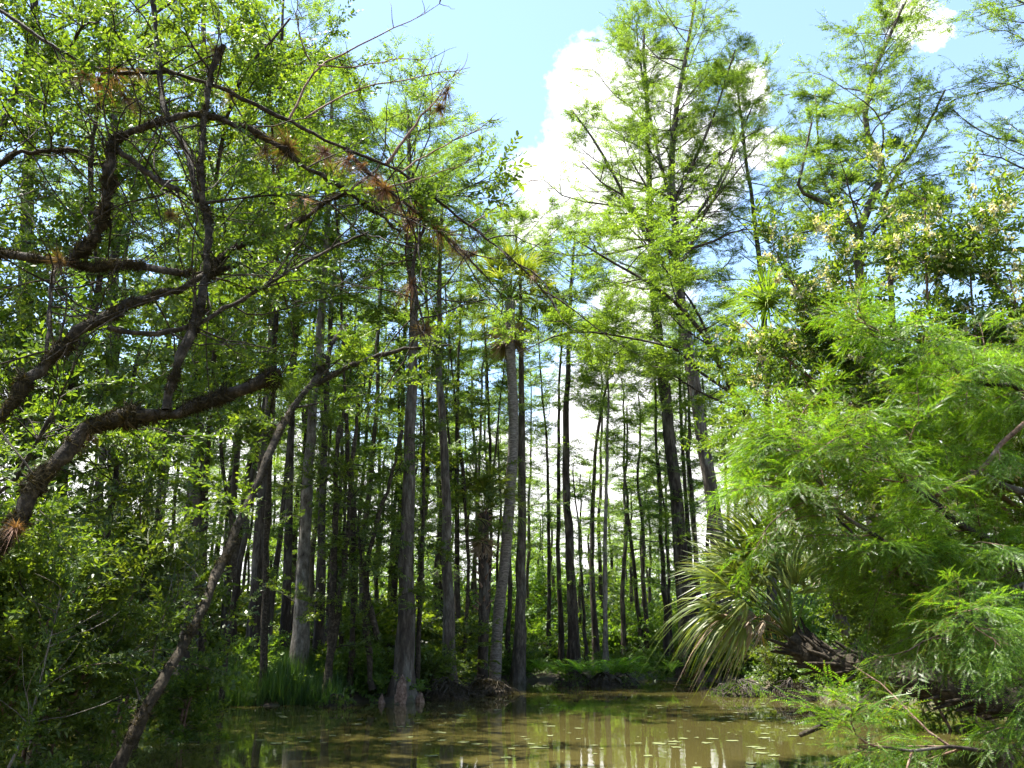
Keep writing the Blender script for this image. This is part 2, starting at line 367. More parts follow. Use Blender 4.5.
def cypress(name, label, px, Y, pts, top, r_, crown0, n=30, Lmax=3.6, seed=1, bark='bark', leaf='cyp', flare=1.1, per=7, sec=7, scale=1.0, group=None, extra=None, prof=None, fh=1.1, spr=0):
    r = r_ * (.68 if px == 300 else .76); flare *= .8; T = Tree(seed); b = ground_pt(px, Y)
    P = [b] + [at(x, y, Y) for x, y in pts] + [at(top[0], top[1], Y)]
    P = resample(np.array(P), 26); P[1:-1, :2] += T.R.normal(size=(24, 2)) * r * .10
    H = P[-1, 2]; rr = r * (1 - .85 * np.clip(P[:, 2] / H, 0, 1) ** 1.1) + .01
    z0 = P[0, 2]; extraz = np.array([z0 + .15, z0 + .35, z0 + .6, z0 + .9])
    low = np.array([[np.interp(z, P[:, 2], P[:, 0]), np.interp(z, P[:, 2], P[:, 1]), z] for z in extraz])
    P2 = np.vstack([P[:1], low, P[1:][P[1:, 2] > z0 + 1.1]]); r2 = np.interp(P2[:, 2], P[:, 2], rr)
    T.tube(P2, r2, 18, trunk_mod(P2, r2, 18, T.R, flare, fh))
    zc = at(0, crown0, Y)[2]; t0 = float(np.interp(zc, P[:, 2], np.linspace(0, 1, len(P))))
    prof = prof or (lambda h: Lmax * (.75 + .6 * h) * (1 - h) ** .42 + .6)
    T.along(P, int(n * (.95 if px < 480 else 1.45)), t0, prof, r * .21, per=per, sec=sec + 1, scale=scale)
    for j in range(spr):      # short sprays low on the trunk
        t = T.R.uniform(.12, t0); i = int(t * 25); az = T.R.uniform(0, 6.28)
        T.crown_limb(P[i], (math.cos(az), math.sin(az), .3), T.R.uniform(.5, 1.3), .02, sec=3, per=4, scale=scale)
    if extra:
        for (pp, r0, nl, L) in extra:
            q = resample(np.array([at(x, y, Y + dy) for x, y, dy in pp]), 12)
            T.tube(q, radii(r0, r0 * .35, 12), 7)
            T.along(q, nl, .15, (lambda h, L=L: L * (1 - .55 * h)), r0 * .5, per=per, sec=sec, scale=scale)
    return finish(T, name, label, 'tree', b, M[bark], M[leaf], TS, group)

# ---- tall trees the photograph singles out
G1 = 'tall cypress trees around the pool'
cypress('cypress_tree', 'tall brown-barked cypress with a straight bare trunk beside the sprawling palm fronds', 690, 36,
        [(684, 600), (676, 500), (664, 390), (655, 300), (650, 215)], (644, 30), .40, 290, 30, 4.0, 11, 'barkd', group=G1, spr=10)
cypress('cypress_tree', 'tallest cypress, its open feathery top reaching into the white cloud', 724, 33,
        [(718, 540), (702, 430), (690, 360), (680, 290), (675, 234), (673, 137)], (697, -8), .40, 290, 36, 4.9, 12, 'bark', group=G1, prof=lambda h: 4.6 * (1 - h) ** .3 * (.75 + .3 * math.sin(h * 9)) + .6,
        extra=[([(680, 290, 0), (640, 225, -1), (600, 150, -2), (572, 110, -2)], .10, 9, 2.0), ([(678, 240, 0), (720, 180, 1), (755, 100, 1)], .09, 9, 2.2), ([(676, 220, 0), (655, 140, 1), (640, 60, 1.5), (636, 20, 2)], .09, 10, 2.0), ([(676, 200, 0), (712, 120, -1), (735, 50, -1.5)], .08, 9, 2.0)])
cypress('cypress_tree', 'forked cypress with a crooked pale trunk rising above the seed-covered bush', 880, 27,
        [(872, 500), (864, 330), (860, 234), (884, 168), (867, 135), (872, 80)], (903, 5), .34, 290, 32, 3.3, 13, 'bark', group=G1,
        extra=[([(860, 236, 0), (830, 206, -.5), (800, 190, -1), (803, 165, -1), (812, 120, -1)], .09, 8, 1.8),
               ([(860, 236, 0), (840, 205, 0), (822, 175, .5), (815, 90, .5)], .07, 8, 1.8),
               ([(893, 330, .3), (890, 270, .3), (884, 200, .3), (920, 140, .5), (945, 90, .5)], .11, 10, 2.0),
               ([(885, 240, 0), (920, 215, -.5), (955, 195, -1)], .06, 6, 1.5)])
cypress('cypress_tree', 'smaller dark-stemmed cypress between the tallest cypress and the forked one', 770, 35,
        [(768, 400), (757, 238), (745, 150)], (735, 70), .26, 360, 36, 3.2, 14, 'barkd', group=G1)
cypress('cypress_tree', 'cypress at the edge of the picture with limbs reaching over the seed-covered bush', 1090, 25,
        [(1080, 500), (1065, 300), (1060, 150)], (1050, -60), .36, 300, 34, 4.8, 15, 'bark', group=G1)
cypress('cypress_tree', 'thickest grey cypress standing at the waterline over a reddish root', 405, 24.6,
        [(406, 600), (408, 500), (412, 400), (413, 300), (409, 230)], (408, 110), .29, 250, 26, 3.1, 16, 'bark', flare=.9, group=G1, spr=6)
cypress('cypress_tree', 'grey cypress just beyond the thickest one, dark bushy leaves round its upper trunk', 453, 27.5,
        [(449, 600), (445, 480), (441, 390), (439, 320)], (443, 165), .24, 300, 24, 2.9, 17, 'bark', group=G1, spr=6)
cypress('cypress_tree', 'smooth grey cypress with a flared foot beside the tall palm', 518, 35,
        [(521, 560), (522, 450), (521, 350), (520, 280)], (516, 225), .28, 300, 12, 2.4, 18, 'bark', flare=1.2, group=G1)
cypress('cypress_tree', 'straight dark cypress growing behind the fern mound', 574, 38,
        [(570, 560), (566, 470), (568, 370), (570, 310)], (575, 235), .29, 330, 20, 3.0, 19, 'barkd', group=G1)
cypress('cypress_tree', 'pale grey flared cypress in front of the sunny clearing', 300, 24.5,
        [(303, 580), (310, 450), (318, 350), (325, 270)], (333, 80), .27, 270, 24, 3.0, 20, 'barkp', group=G1, spr=4)
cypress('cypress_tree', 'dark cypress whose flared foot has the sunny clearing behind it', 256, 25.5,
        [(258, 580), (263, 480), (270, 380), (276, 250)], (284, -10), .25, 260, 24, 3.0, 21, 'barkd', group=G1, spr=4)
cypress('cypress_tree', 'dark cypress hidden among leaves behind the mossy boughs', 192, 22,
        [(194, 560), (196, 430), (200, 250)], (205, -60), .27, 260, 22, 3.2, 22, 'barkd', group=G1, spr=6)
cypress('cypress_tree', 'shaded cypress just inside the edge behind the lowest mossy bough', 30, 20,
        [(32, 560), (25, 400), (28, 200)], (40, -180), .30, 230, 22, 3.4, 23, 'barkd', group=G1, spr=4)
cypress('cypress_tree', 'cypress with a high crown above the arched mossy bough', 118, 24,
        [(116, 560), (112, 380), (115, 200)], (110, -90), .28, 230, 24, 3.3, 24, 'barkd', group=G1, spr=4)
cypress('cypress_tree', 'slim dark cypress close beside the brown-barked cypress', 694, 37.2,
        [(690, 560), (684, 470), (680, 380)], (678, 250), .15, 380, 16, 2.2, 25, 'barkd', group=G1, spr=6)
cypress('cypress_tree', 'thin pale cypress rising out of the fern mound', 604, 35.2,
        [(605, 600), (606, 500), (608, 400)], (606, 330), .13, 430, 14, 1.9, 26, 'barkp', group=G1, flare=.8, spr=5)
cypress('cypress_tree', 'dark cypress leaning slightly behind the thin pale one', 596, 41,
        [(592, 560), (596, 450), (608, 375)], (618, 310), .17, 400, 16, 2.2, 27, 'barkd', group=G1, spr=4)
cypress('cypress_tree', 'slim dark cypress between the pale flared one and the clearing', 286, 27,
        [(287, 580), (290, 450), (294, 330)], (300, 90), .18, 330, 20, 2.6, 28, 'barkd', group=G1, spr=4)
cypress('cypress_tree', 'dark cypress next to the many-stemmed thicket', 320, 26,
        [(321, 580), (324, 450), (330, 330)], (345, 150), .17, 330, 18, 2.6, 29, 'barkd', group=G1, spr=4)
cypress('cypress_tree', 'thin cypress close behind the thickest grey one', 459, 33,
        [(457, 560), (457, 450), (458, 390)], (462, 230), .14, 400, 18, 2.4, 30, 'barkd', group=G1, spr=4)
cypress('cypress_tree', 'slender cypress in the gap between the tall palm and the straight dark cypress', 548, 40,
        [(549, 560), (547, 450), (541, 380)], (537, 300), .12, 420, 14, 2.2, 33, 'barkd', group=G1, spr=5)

# dark limb tree, leaning in from behind the bright foliage
T = Tree(61); b = ground_pt(865, 25)
P = resample(np.array([b, at(820, 560, 23.5), at(770, 455, 22.3), at(735, 395, 21.5), at(700, 330, 21.5), at(660, 290, 21), at(612, 262, 21), at(570, 236, 21)]), 30)
T.tube(P, radii(.19, .02, 30, .8), 12)
T.along(P[17:], 12, .1, lambda h: 1.9 * (1 - .4 * h), .05, el=(.1, .2), per=6)
for pp, r0 in [([(735, 395, 21.5), (700, 372, 21.5), (679, 351, 21), (640, 340, 21), (573, 332, 20.5), (520, 352, 20)], .045),
               ([(742, 410, 21.5), (700, 392, 22), (650, 362, 22.5), (600, 350, 23)], .035), ([(715, 350, 21.5), (690, 300, 22), (650, 250, 22.5), (628, 210, 23)], .04)]:
    q = resample(np.array([at(*a) for a in pp]), 14); T.tube(q, radii(r0, r0 * .25, 14), 7)
    T.along(q, 12, .2, lambda h: 1.5 * (1 - .4 * h), .03, el=(.05, .2), per=6, sec=6)
finish(T, 'leaning_cypress_tree', 'dark cypress leaning in over the pool with long drooping limbs, behind the bright foliage', 'tree', b, M['barkd'], M['cyp'], TS, G1)

# ---- far stand: a few source trees copied
src = []
for k in range(7):
    T = Tree(100 + k); H = 19 + 3 * T.R.uniform(-1, 1); P = np.zeros((20, 3)); P[:, 2] = np.linspace(-.3, H, 20)
    P[:, :2] = np.cumsum(T.R.normal(size=(20, 2)) * .06, 0); r = .16 + .05 * T.R.uniform(-1, 1)
    rr = r * (1 - .85 * np.linspace(0, 1, 20)) + .012
    T.tube(P, rr, 10, trunk_mod(P, rr, 10, T.R, .9, 1.0))
    T.along(P, 23, .18 + .07 * k, lambda h: 2.5 * (.8 + .3 * h) * (1 - h) ** .6 + .5, r * .3, per=5, sec=6, scale=1.35, el=(.0, .5))
    wm = T.w.mesh('trunk', M['barkd'] if k % 3 else M['bark'], True); cm = T.leaves(TS).mesh('crown', M['cypfar'])
    src.append((wm, cm))
slim = []
for k in range(4):
    T = Tree(150 + k); H = 15 + 3 * T.R.uniform(-1, 1); P = np.zeros((20, 3)); P[:, 2] = np.linspace(-.3, H, 20); P[:, :2] = np.cumsum(T.R.normal(size=(20, 2)) * .05, 0); rr = .10 * (1 - .8 * np.linspace(0, 1, 20)) + .01
    T.tube(P, rr, 8, trunk_mod(P, rr, 8, T.R, .8, .8)); T.along(P, 13, .35, lambda h: 1.5 * (1 - h) ** .5 + .4, .03, per=5, sec=5, scale=1.1, el=(.0, .6))
    slim.append((T.w.mesh('trunk', M['barkd'], True), T.leaves(TS).mesh('crown', M['cypfar'])))
anch = [(0, 'lowest mossy bough'), (192, 'leaf-hidden dark cypress'), (256, 'dark flared cypress'), (303, 'pale flared cypress'), (405, 'thickest grey cypress'),
        (505, 'tall palm'), (570, 'straight dark cypress'), (606, 'thin pale cypress'), (686, 'tall brown-barked cypress'), (770, 'sprawling palm'), (1200, 'picture edge')]
ORD = 'first second third fourth fifth sixth seventh eighth ninth tenth eleventh twelfth thirteenth fourteenth fifteenth sixteenth seventeenth eighteenth nineteenth twentieth'.split()
Rf = np.random.default_rng(5); spots = []
want = [(622, 44), (632, 50), (641, 47), (652, 55), (663, 46), (672, 60), (612, 58), (587, 62), (580, 52), (557, 57), (543, 66), (530, 49), (536, 60), (640, 66), (655, 72), (628, 78), (668, 80), (704, 52), (722, 60), (738, 48), (748, 66),
        (752, 56), (478, 45), (490, 56), (470, 60), (465, 42), (430, 46), (420, 38), (435, 60), (390, 36), (372, 42), (360, 33), (345, 38), (352, 50), (334, 48), (312, 36), (296, 44), (278, 40), (268, 50), (240, 34), (228, 30), (216, 42),
        (205, 52), (180, 32), (166, 28), (150, 38), (138, 30), (125, 46), (95, 34), (80, 28), (62, 40), (45, 30), (20, 36), (8, 45), (600, 46), (646, 42), (617, 88), (660, 90), (560, 80), (510, 70), (500, 62), (450, 75), (410, 65), (385, 55), (326, 64),
        (790, 45), (815, 55), (840, 40), (900, 50), (950, 42), (990, 52), (925, 64), (870, 70)]
for px, Y in want:
    spots.append((px + Rf.normal() * 1.2, Y + Rf.normal()))
spots.sort(); cnt = {}
for px, Y in spots:
    k = int(Rf.integers(0, 7)); i = max(j for j in range(len(anch) - 1) if anch[j][0] <= max(px, 0)); cnt[i] = cnt.get(i, 0) + 1
    b = ground_pt(px, Y, 0)
    root = thing('far_cypress_tree', f"{ORD[cnt[i]-1]} slender far cypress counting from the {anch[i][1]} towards the {anch[i+1][1]}", 'tree', b, 'slender cypresses of the far stand')
    root.rotation_euler = (Rf.normal() * .015, Rf.normal() * .015, Rf.uniform(0, 6.28)); s_ = Rf.uniform(.8, 1.12)
    if 535 < px < 660 and Y > 47: s_ *= .72
    root.scale = (s_, s_, s_ * Rf.uniform(.95, 1.1))
    sr = src[k]
    if 530 < px < 662 and k % 4: sr = slim[k % 4]; root.scale = (1.25, 1.25, 1.15 * s_)
    for nm, me in (('trunk', sr[0]), ('crown', sr[1])):
        o = bpy.data.objects.new(nm, me); COL.objects.link(o); o.parent = root

cnt = {}; sp2 = sorted((x_ + Rf.normal() * 3, Rf.uniform(27, 46)) for x_ in np.linspace(150, 705, 52) if not (528 < x_ < 655 and int(x_) % 3))
for px, Y in sp2:
    Y = max(Y, float(np.interp(px, SHX, SHD)) + 2); i = max(j for j in range(len(anch) - 1) if anch[j][0] <= max(px, 0)); cnt[i] = cnt.get(i, 0) + 1
    root = thing('slim_cypress_tree', f"{ORD[cnt[i]-1]} thin dark pole-like cypress counting from the {anch[i][1]} towards the {anch[i+1][1]}", 'tree', ground_pt(px, Y, 0), 'pole-like young cypresses')
    root.rotation_euler = (Rf.normal() * .03, Rf.normal() * .03, Rf.uniform(0, 6.28)); s_ = Rf.uniform(.7, 1.2); root.scale = (s_, s_, s_)
    for nm, me in zip(('trunk', 'crown'), slim[int(Rf.integers(0, 4))]):
        o = bpy.data.objects.new(nm, me); COL.objects.link(o); o.parent = root

# ------------------------------------------------------------------ broadleaf trees
def broadtree(name, label, px, Y, mains, r, seed, bark='barkm', leaf='broad', tpls=None, dens=1.0, L=1.6, group=None, scale=1.0, moss=0, root=True, lt0=.25, base=None, twl=1.0, nb=None):
    T = Tree(seed); b = ground_pt(px, Y) if base is None else np.array(base)
    mainp = []
    for mi, (pts, r0, r1, nl) in enumerate(mains):
        pp = [at(*a) for a in pts]
        if mi == 0 and root: pp = [b] + pp
        n = 10 + 3 * len(pp); P = resample(np.array(pp), n); P += T.R.normal(size=P.shape) * r0 * .18
        rad_ = radii(r0, r1, n) * (.74 if moss > 200 else 1) * (1 + .16 * T.R.normal(size=n))
        if mi == 0 and root: rad_ *= 1 + .7 * np.exp(-(P[:, 2] - P[0, 2]) / .5)
        T.tube(P, rad_, 10); mainp.append((P, rad_))
        if moss > 200:
            for j in range(12):      # bare grey twigs
                i = T.R.integers(3, n); q = path_limb(P[i], nrm(P[i] - P[i - 1]) * .6 + T.R.normal(size=3) * .8, T.R.uniform(.4, 1.5), 8, T.R, (0, 0, T.R.uniform(-.3, .5)), .2); T.tube(q, radii(.009, .002, 8), 5)
                for a_ in range(3): ii = T.R.integers(2, 8); T.tube(path_limb(q[ii], nrm(q[ii] - q[ii - 1]) + T.R.normal(size=3) * .7, T.R.uniform(.15, .5), 5, T.R, (0, 0, 0), .2), radii(.004, .0015, 5), 4)
        az = T.R.uniform(0, 6)
        for j in range(int(nl * dens)):
            t = lt0 + (1 - lt0) * T.R.uniform(); f = t * (n - 1); i = min(int(f), n - 2); az += 2.4
            d = np.array([math.cos(az), math.sin(az), T.R.uniform(-.2, .9)]); l_ = L * T.R.uniform(.5, 1.2)
            q = path_limb(P[i], d, l_, 6, T.R, (0, 0, .1), .22); T.tube(q, radii(max(r1, r0 * .3) * .5, .006, 6), 4)
            sub = []
            for a in range(5):
                ii = T.R.integers(1, 6); dd = nrm(q[ii] - q[ii - 1]) + T.R.normal(size=3) * .7
                s2 = path_limb(q[ii], dd, l_ * .45 * T.R.uniform(.5, 1.2), 4, T.R, (0, 0, 0), .25); sub.append(s2)
                T.sprays(s2, 5, .2, 1.1, scale * twl, .7)
            T.w.add(*tubes(np.array(sub), np.tile(radii(.008, .003, 4), (len(sub), 1)), 3))
            T.sprays(q, 5, .4, 1.1, scale * twl, .7)
    root_ = finish(T, name, label, 'tree', b, M[bark], M[leaf], tpls or TB, group, 'foliage')
    if moss:
        mo = MB()
        for P, rad_ in mainp:
            if rad_.max() < .034: continue
            ln = np.linalg.norm(np.diff(P, axis=0), axis=1).sum(); k = int(1.8 * moss * ln * max(rad_.mean(), .03) / .06)
            f = T.R.uniform(0, len(P) - 1.01, k); ph_ = T.R.uniform(0, 6); f = f[(np.sin(f * 1.3 + ph_) + .6 * np.sin(f * 3.7 + 2 * ph_) + T.R.normal(size=k) * .5) > -.1]; k = len(f); i = f.astype(int); u = (f - i)[:, None]; c = P[i] * (1 - u) + P[i + 1] * u; Tn = nrm(P[i + 1] - P[i])
            o_ = T.R.normal(size=(k, 3)); o_ -= Tn * (o_ * Tn).sum(1, keepdims=True); o_ = nrm(o_)
            c = c + o_ * (rad_[i][:, None] * .85); sc_ = T.R.uniform(.5, 1.5, k) * np.clip(rad_[i] / .05, .45, 1.2)
            for q in range(2):
                sel = np.arange(k) % 2 == q; scatter(mo, TM[q], c[sel], nrm(np.cross(o_[sel], Tn[sel])), o_[sel], sc_[sel])
        mo.build('moss', M['moss'], root_, False, b)
    return root_, mainp
GB = 'mossy broadleaf trees at the near bank'
D = 6.5
_, mp1 = broadtree('mossy_tree', 'near tree of dark mossy boughs arching in over the water, carrying air plants', -180, 6.2, [
    ([(-170, 560, 6.3), (-120, 380, 6.4), (-60, 265, 6.5), (60, 262, 6.5), (130, 267, 6.6), (200, 270, 6.6), (240, 246, 6.8), (290, 225, 7), (345, 190, 7.2), (380, 170, 7.4)], .11, .018, 9),
    ([(72, 262, 6.5), (100, 228, 6.5), (108, 180, 6.4), (112, 138, 6.4)], .062, .05, 2),
    ([(112, 140, 6.4), (150, 126, 6.4), (195, 115, 6.5), (235, 125, 6.6), (270, 140, 6.7), (300, 163, 6.8), (345, 190, 7), (400, 232, 7.2)], .05, .012, 5),
    ([(118, 150, 6.4), (150, 175, 6.4), (178, 190, 6.3)], .035, .03, 0),
    ([(-140, 520, 6), (0, 415, 6), (38, 368, 6.1), (90, 325, 6.2), (130, 303, 6.3), (175, 290, 6.5), (205, 276, 6.6), (240, 262, 6.8)], .085, .03, 6),
    ([(108, 328, 6.2), (150, 333, 6.3), (192, 325, 6.5), (240, 300, 6.8), (290, 270, 7), (330, 250, 7.3), (368, 232, 7.5)], .032, .012, 5),
    ([(55, 262, 6.5), (50, 300, 6.3), (46, 360, 6.1)], .025, .02, 0),
    ([(-60, 265, 6.5), (0, 165, 6.6), (40, 152, 6.7), (80, 150, 6.8)], .045, .02, 5),
    ], .1, 71, moss=420, scale=1.0, dens=.3, L=.8, group=GB)
_, mp2 = broadtree('mossy_tree', 'near tree with the lowest thick mossy bough ending in a fern-tufted stub', -220, 5.6, [
    ([(-150, 700, 5.6), (-60, 590, 5.6), (0, 542, 5.7), (30, 500, 5.8), (60, 455, 5.9), (90, 427, 6), (130, 416, 6), (165, 410, 6.1), (210, 400, 6.2), (250, 388, 6.3), (280, 377, 6.3)], .085, .055, 4),
    ([(165, 408, 6.1), (180, 360, 6.1), (195, 322, 6.2), (204, 285, 6.3), (208, 220, 6.4), (201, 185, 6.4), (204, 120, 6.5), (213, 70, 6.6), (222, 45, 6.6)], .048, .03, 9),
    ([(196, 200, 6.4), (188, 155, 6.5), (166, 112, 6.6), (158, 60, 6.7), (152, -30, 6.8), (160, -150, 7)], .036, .028, 8),
    ([(164, 70, 6.7), (225, 90, 6.8), (290, 122, 7), (340, 147, 7.1), (400, 172, 7.3), (432, 196, 7.4), (470, 226, 7.6), (520, 266, 7.8), (556, 308, 8)], .03, .010, 4),
    ([(345, 148, 7.1), (372, 176, 7.2), (420, 215, 7.3), (450, 240, 7.4), (482, 272, 7.5)], .028, .012, 1),
    ([(0, 10, 6.6), (60, 50, 6.6), (110, 72, 6.7), (164, 72, 6.7)], .02, .03, 5),
    ([(425, 225, 7.3), (412, 270, 7.3), (425, 330, 7.2)], .022, .012, 0),
    ], .1, 72, moss=420, scale=1.0, dens=.28, L=.8, group=GB)
# bare dead twigs reaching into the sky
T = Tree(73); b = at(290, 120, 7)
for pp, r0 in [([(290, 118, 7), (318, 68, 7.1), (380, 36, 7.2), (440, 4, 7.3)], .014), ([(318, 66, 7.1), (360, 66, 7.2), (400, 58, 7.3), (430, 60, 7.4)], .009), ([(305, 118, 7), (350, 92, 7.2), (400, 80, 7.3), (470, 68, 7.5)], .012),
               ([(385, 165, 7.2), (412, 128, 7.3), (440, 95, 7.4), (452, 78, 7.4)], .020), ([(400, 172, 7.3), (440, 148, 7.4), (500, 118, 7.5)], .010), ([(470, 226, 7.6), (500, 205, 7.7), (530, 180, 7.8)], .008),
               ([(310, 62, 7.1), (298, 30, 7), (296, -10, 7)], .009), ([(378, 190, 7.2), (420, 178, 7.3), (475, 160, 7.4)], .010)]:
    q = resample(np.array([at(*a) for a in pp]), 12) + T.R.normal(size=(12, 3)) * .008; T.tube(q, radii(r0, .003, 12), 5)
    for j in range(9):
        i = T.R.integers(3, 12); T.tube(path_limb(q[i], nrm(q[i] - q[i - 1]) + T.R.normal(size=3) * .7, T.R.uniform(.12, .4), 5, T.R, (0, 0, .1), .2), radii(.005, .0015, 5), 4)
tag(T.w.build('dead_branch', M['barkb'], None, True, b), 'bare grey dead branch with forked twigs against the blue sky', 'branch')

def mid(px, Y, pts, label, seed, r=.1, leaf='broad', **kw):
    return broadtree(kw.pop('name', 'broadleaf_tree'), label, px, Y, [(pts, r, r * .3, kw.pop('nl', 22))], r, seed, leaf=leaf, tpls=kw.pop('tpls', TBF), L=kw.pop('L', 1.8), group='leafy trees on the shaded bank', **kw)
# leaning tree with the pale foot
broadtree('leaning_tree', 'dark tree leaning across the bank from a pale foot in the near water', 92, 9.6, [
    ([(135, 730, 9.8), (180, 650, 10.4), (215, 580, 11), (240, 520, 11.5), (290, 412, 12.4), (318, 380, 12.8), (332, 345, 13), (346, 325, 13.2)], .068, .04, 6),
    ([(316, 384, 12.8), (355, 364, 13), (400, 350, 13.2), (450, 345, 13.5)], .05, .015, 5)], .1, 74, bark='barkm', leaf='broad', tpls=TB, dens=.7, L=1.2, scale=1.2, moss=60, group='leafy trees on the shaded bank')
lab = ['leafy tree filling the top corner above the mossy boughs', 'leafy tree behind the arched mossy bough', 'sunlit leafy tree behind the long pale slanting branch', 'leafy tree behind the stub of the lowest mossy bough',
       'shaded leafy tree at the picture edge under the mossy boughs', 'shaded leafy tree behind the foot of the leaning tree', 'leafy tree between the leaning tree and the pale flared cypress', 'twisted many-stemmed thicket tree with a pale foot at the waterline',
       'leafy tree wrapped close round the thickest grey cypress', 'tall leafy tree with its top below the bare dead branch', 'dense leafy tree above the arched bough, touching the sky', 'leafy tree between the grey cypress pair and the small dark palm',
       'low leafy tree just behind the lowest mossy bough']
mid(-60, 13, [(-60, 400, 13), (-20, 200, 13), (20, 80, 13), (40, -40, 13)], lab[0], 81, .11, nl=64, L=2.0, lt0=.4)
mid(60, 14, [(70, 400, 14), (100, 280, 14), (90, 180, 14), (110, 30, 14)], lab[1], 82, .11, nl=64, L=1.9, lt0=.4)
mid(268, 23.5, [(268, 500, 23.5), (275, 350, 22), (275, 200, 20), (270, 90, 18)], lab[2], 83, .11, nl=42, L=1.9, lt0=.5)
mid(208, 22.5, [(205, 500, 22), (215, 350, 20), (225, 230, 18), (200, 120, 17)], lab[3], 84, .10, nl=36, L=1.7, lt0=.45)
mid(-20, 12.8, [(10, 560, 12.8), (20, 450, 12.8), (0, 330, 12.8)], lab[4], 85, .09, 'broadd', nl=44, L=2.0, lt0=.35)
mid(110, 15, [(105, 560, 15), (120, 450, 15), (140, 350, 15)], lab[5], 86, .09, 'broadd', nl=42, L=1.9, lt0=.2)
mid(225, 22.5, [(235, 560, 22.5), (220, 430, 22.5), (240, 300, 22.5)], lab[6], 87, .08, 'broadd', nl=20, L=1.7, lt0=.6, scale=1.2)
broadtree('thicket_tree', lab[7], 330, 23.6, [([(331, 640, 23.6), (334, 560, 23.6), (336, 470, 23.6), (339, 425, 23.6)], .13, .05, 8), ([(332, 650, 23.6), (345, 560, 23.6), (352, 470, 23.7), (358, 395, 23.7)], .10, .04, 8),
          ([(372, 690, 24), (365, 600, 24), (372, 540, 24), (390, 480, 24), (402, 430, 24)], .10, .04, 8), ([(368, 600, 24), (378, 640, 24), (362, 560, 24), (355, 500, 24)], .08, .03, 6)], .1, 88, leaf='broadd', tpls=TBF, L=1.2, group='leafy trees on the shaded bank')
mid(418, 25.2, [(420, 600, 25.2), (424, 420, 25.2), (412, 300, 25), (404, 215, 25)], lab[8], 89, .07, 'broadd', nl=18, L=1.2, lt0=.3, scale=1.2)
mid(352, 24.5, [(354, 560, 24.5), (345, 400, 24), (340, 260, 23), (330, 150, 22)], lab[9], 90, .08, nl=22, L=1.6, lt0=.6, scale=1.1)
mid(150, 18.7, [(170, 400, 18), (210, 220, 16), (235, 90, 15), (290, 20, 15)], lab[10], 91, .08, nl=60, L=1.6, lt0=.45)
mid(462, 31.5, [(468, 560, 31.5), (455, 400, 31), (448, 330, 31), (445, 280, 31)], lab[11], 92, .09, 'broadd', nl=20, L=1.4, lt0=.45, scale=1.3)
mid(-80, 9.2, [(-40, 560, 9.2), (20, 470, 9.2), (60, 400, 9.2)], lab[12], 93, .06, nl=44, L=1.6, lt0=.2, tpls=TB, scale=1.2)

# ------------------------------------------------------------------ bright cypress boughs at the near bank on the other side
T = Tree(75); b = ground_pt(1190, 8.5)
mains = [([b, at(1180, 560, 8.5), at(1160, 300, 8.6), at(1130, 50, 8.8)], .22, .12),
         ([at(1180, 640, 8.4), at(1080, 590, 8.2), at(1010, 560, 8), at(960, 522, 7.8), at(905, 478, 7.7), at(850, 440, 7.6)], .075, .015),
         ([at(1170, 300, 8.6), at(1060, 390, 8), at(1024, 420, 7.8), at(985, 465, 7.6), at(935, 497, 7.4)], .035, .018),
         ([at(1080, 590, 8.2), at(990, 600, 8), at(930, 560, 7.8), at(880, 540, 7.6), at(835, 510, 7.6), at(800, 492, 7.7)], .05, .01),
         ([at(1165, 420, 8.6), at(1080, 400, 8.5), at(985, 382, 8.2), at(905, 345, 8), at(870, 330, 8)], .045, .01),
         ([at(1050, 500, 8.3), at(960, 470, 8.4), at(870, 430, 8.6), at(810, 425, 8.8), at(770, 440, 9)], .04, .01),
         ([at(1185, 620, 8.2), at(1080, 560, 8), at(1000, 600, 7.5), at(985, 622, 7.2), at(955, 615, 7)], .04, .01),
         ([at(1190, 700, 8), at(1100, 700, 7.2), at(1010, 745, 6.6), at(940, 750, 6.4), at(885, 745, 6.4)], .04, .008),
         ([at(1160, 330, 8.6), at(1090, 330, 8.6), at(1010, 360, 8.6), at(950, 385, 8.6)], .04, .01),
         ([at(860, 548, 7.6), at(825, 490, 7.8), at(805, 450, 8), at(795, 415, 8.1)], .014, .006)]
nt = [6, 26, 5, 26, 24, 28, 14, 13, 20, 12]
bb = MB(); T.w = MB()
main_mb = None; branch_paths = []
for k, (pp, r0, r1) in enumerate(mains):
    P = resample(np.array(pp), 18); P[1:] += T.R.normal(size=(17, 3)) * .02
    branch_paths.append((P, radii(r0, r1, 18)))
    if k: 
        az = 0
        for j in range(int(nt[k] * 1.15)):
            i = T.R.integers(4, 18); side = nrm(np.cross(nrm(P[i] - P[i - 1]), [0, 0, 1.0])) * (1 if j % 2 else -1)
            d = nrm(P[i] - P[i - 1]) * .7 + side * T.R.uniform(.2, 1) + np.array([0, 0, T.R.uniform(-.4, .35)])
            T.crown_limb(P[i], d, T.R.uniform(.35, 1.0), .010, (0, 0, T.R.uniform(-.45, .15)), sec=6, per=T.R.integers(4, 7), scale=T.R.uniform(.75, 1.05), ssub=.42, droop=T.R.uniform(.0, .26), wig=.17)
root = thing('cypress_tree', 'near cypress with masses of bright feathery boughs drooping over the palm', 'tree', b, G1)
for k, (P, r_) in enumerate(branch_paths):
    m_ = MB(); P_ = np.vstack([P, P[-1] + .01]); m_.add(*tubes(P_, np.append(r_, 1e-4), 10))
    m_.build('trunk' if k == 0 else 'branch', M['barkb'] if k == 2 else M['barkd'], root, True, b)
T.w.build('twigs', M['barkb'], root, True, b)
T.leaves(TF).build('foliage', M['cypnear'], root, False, b)

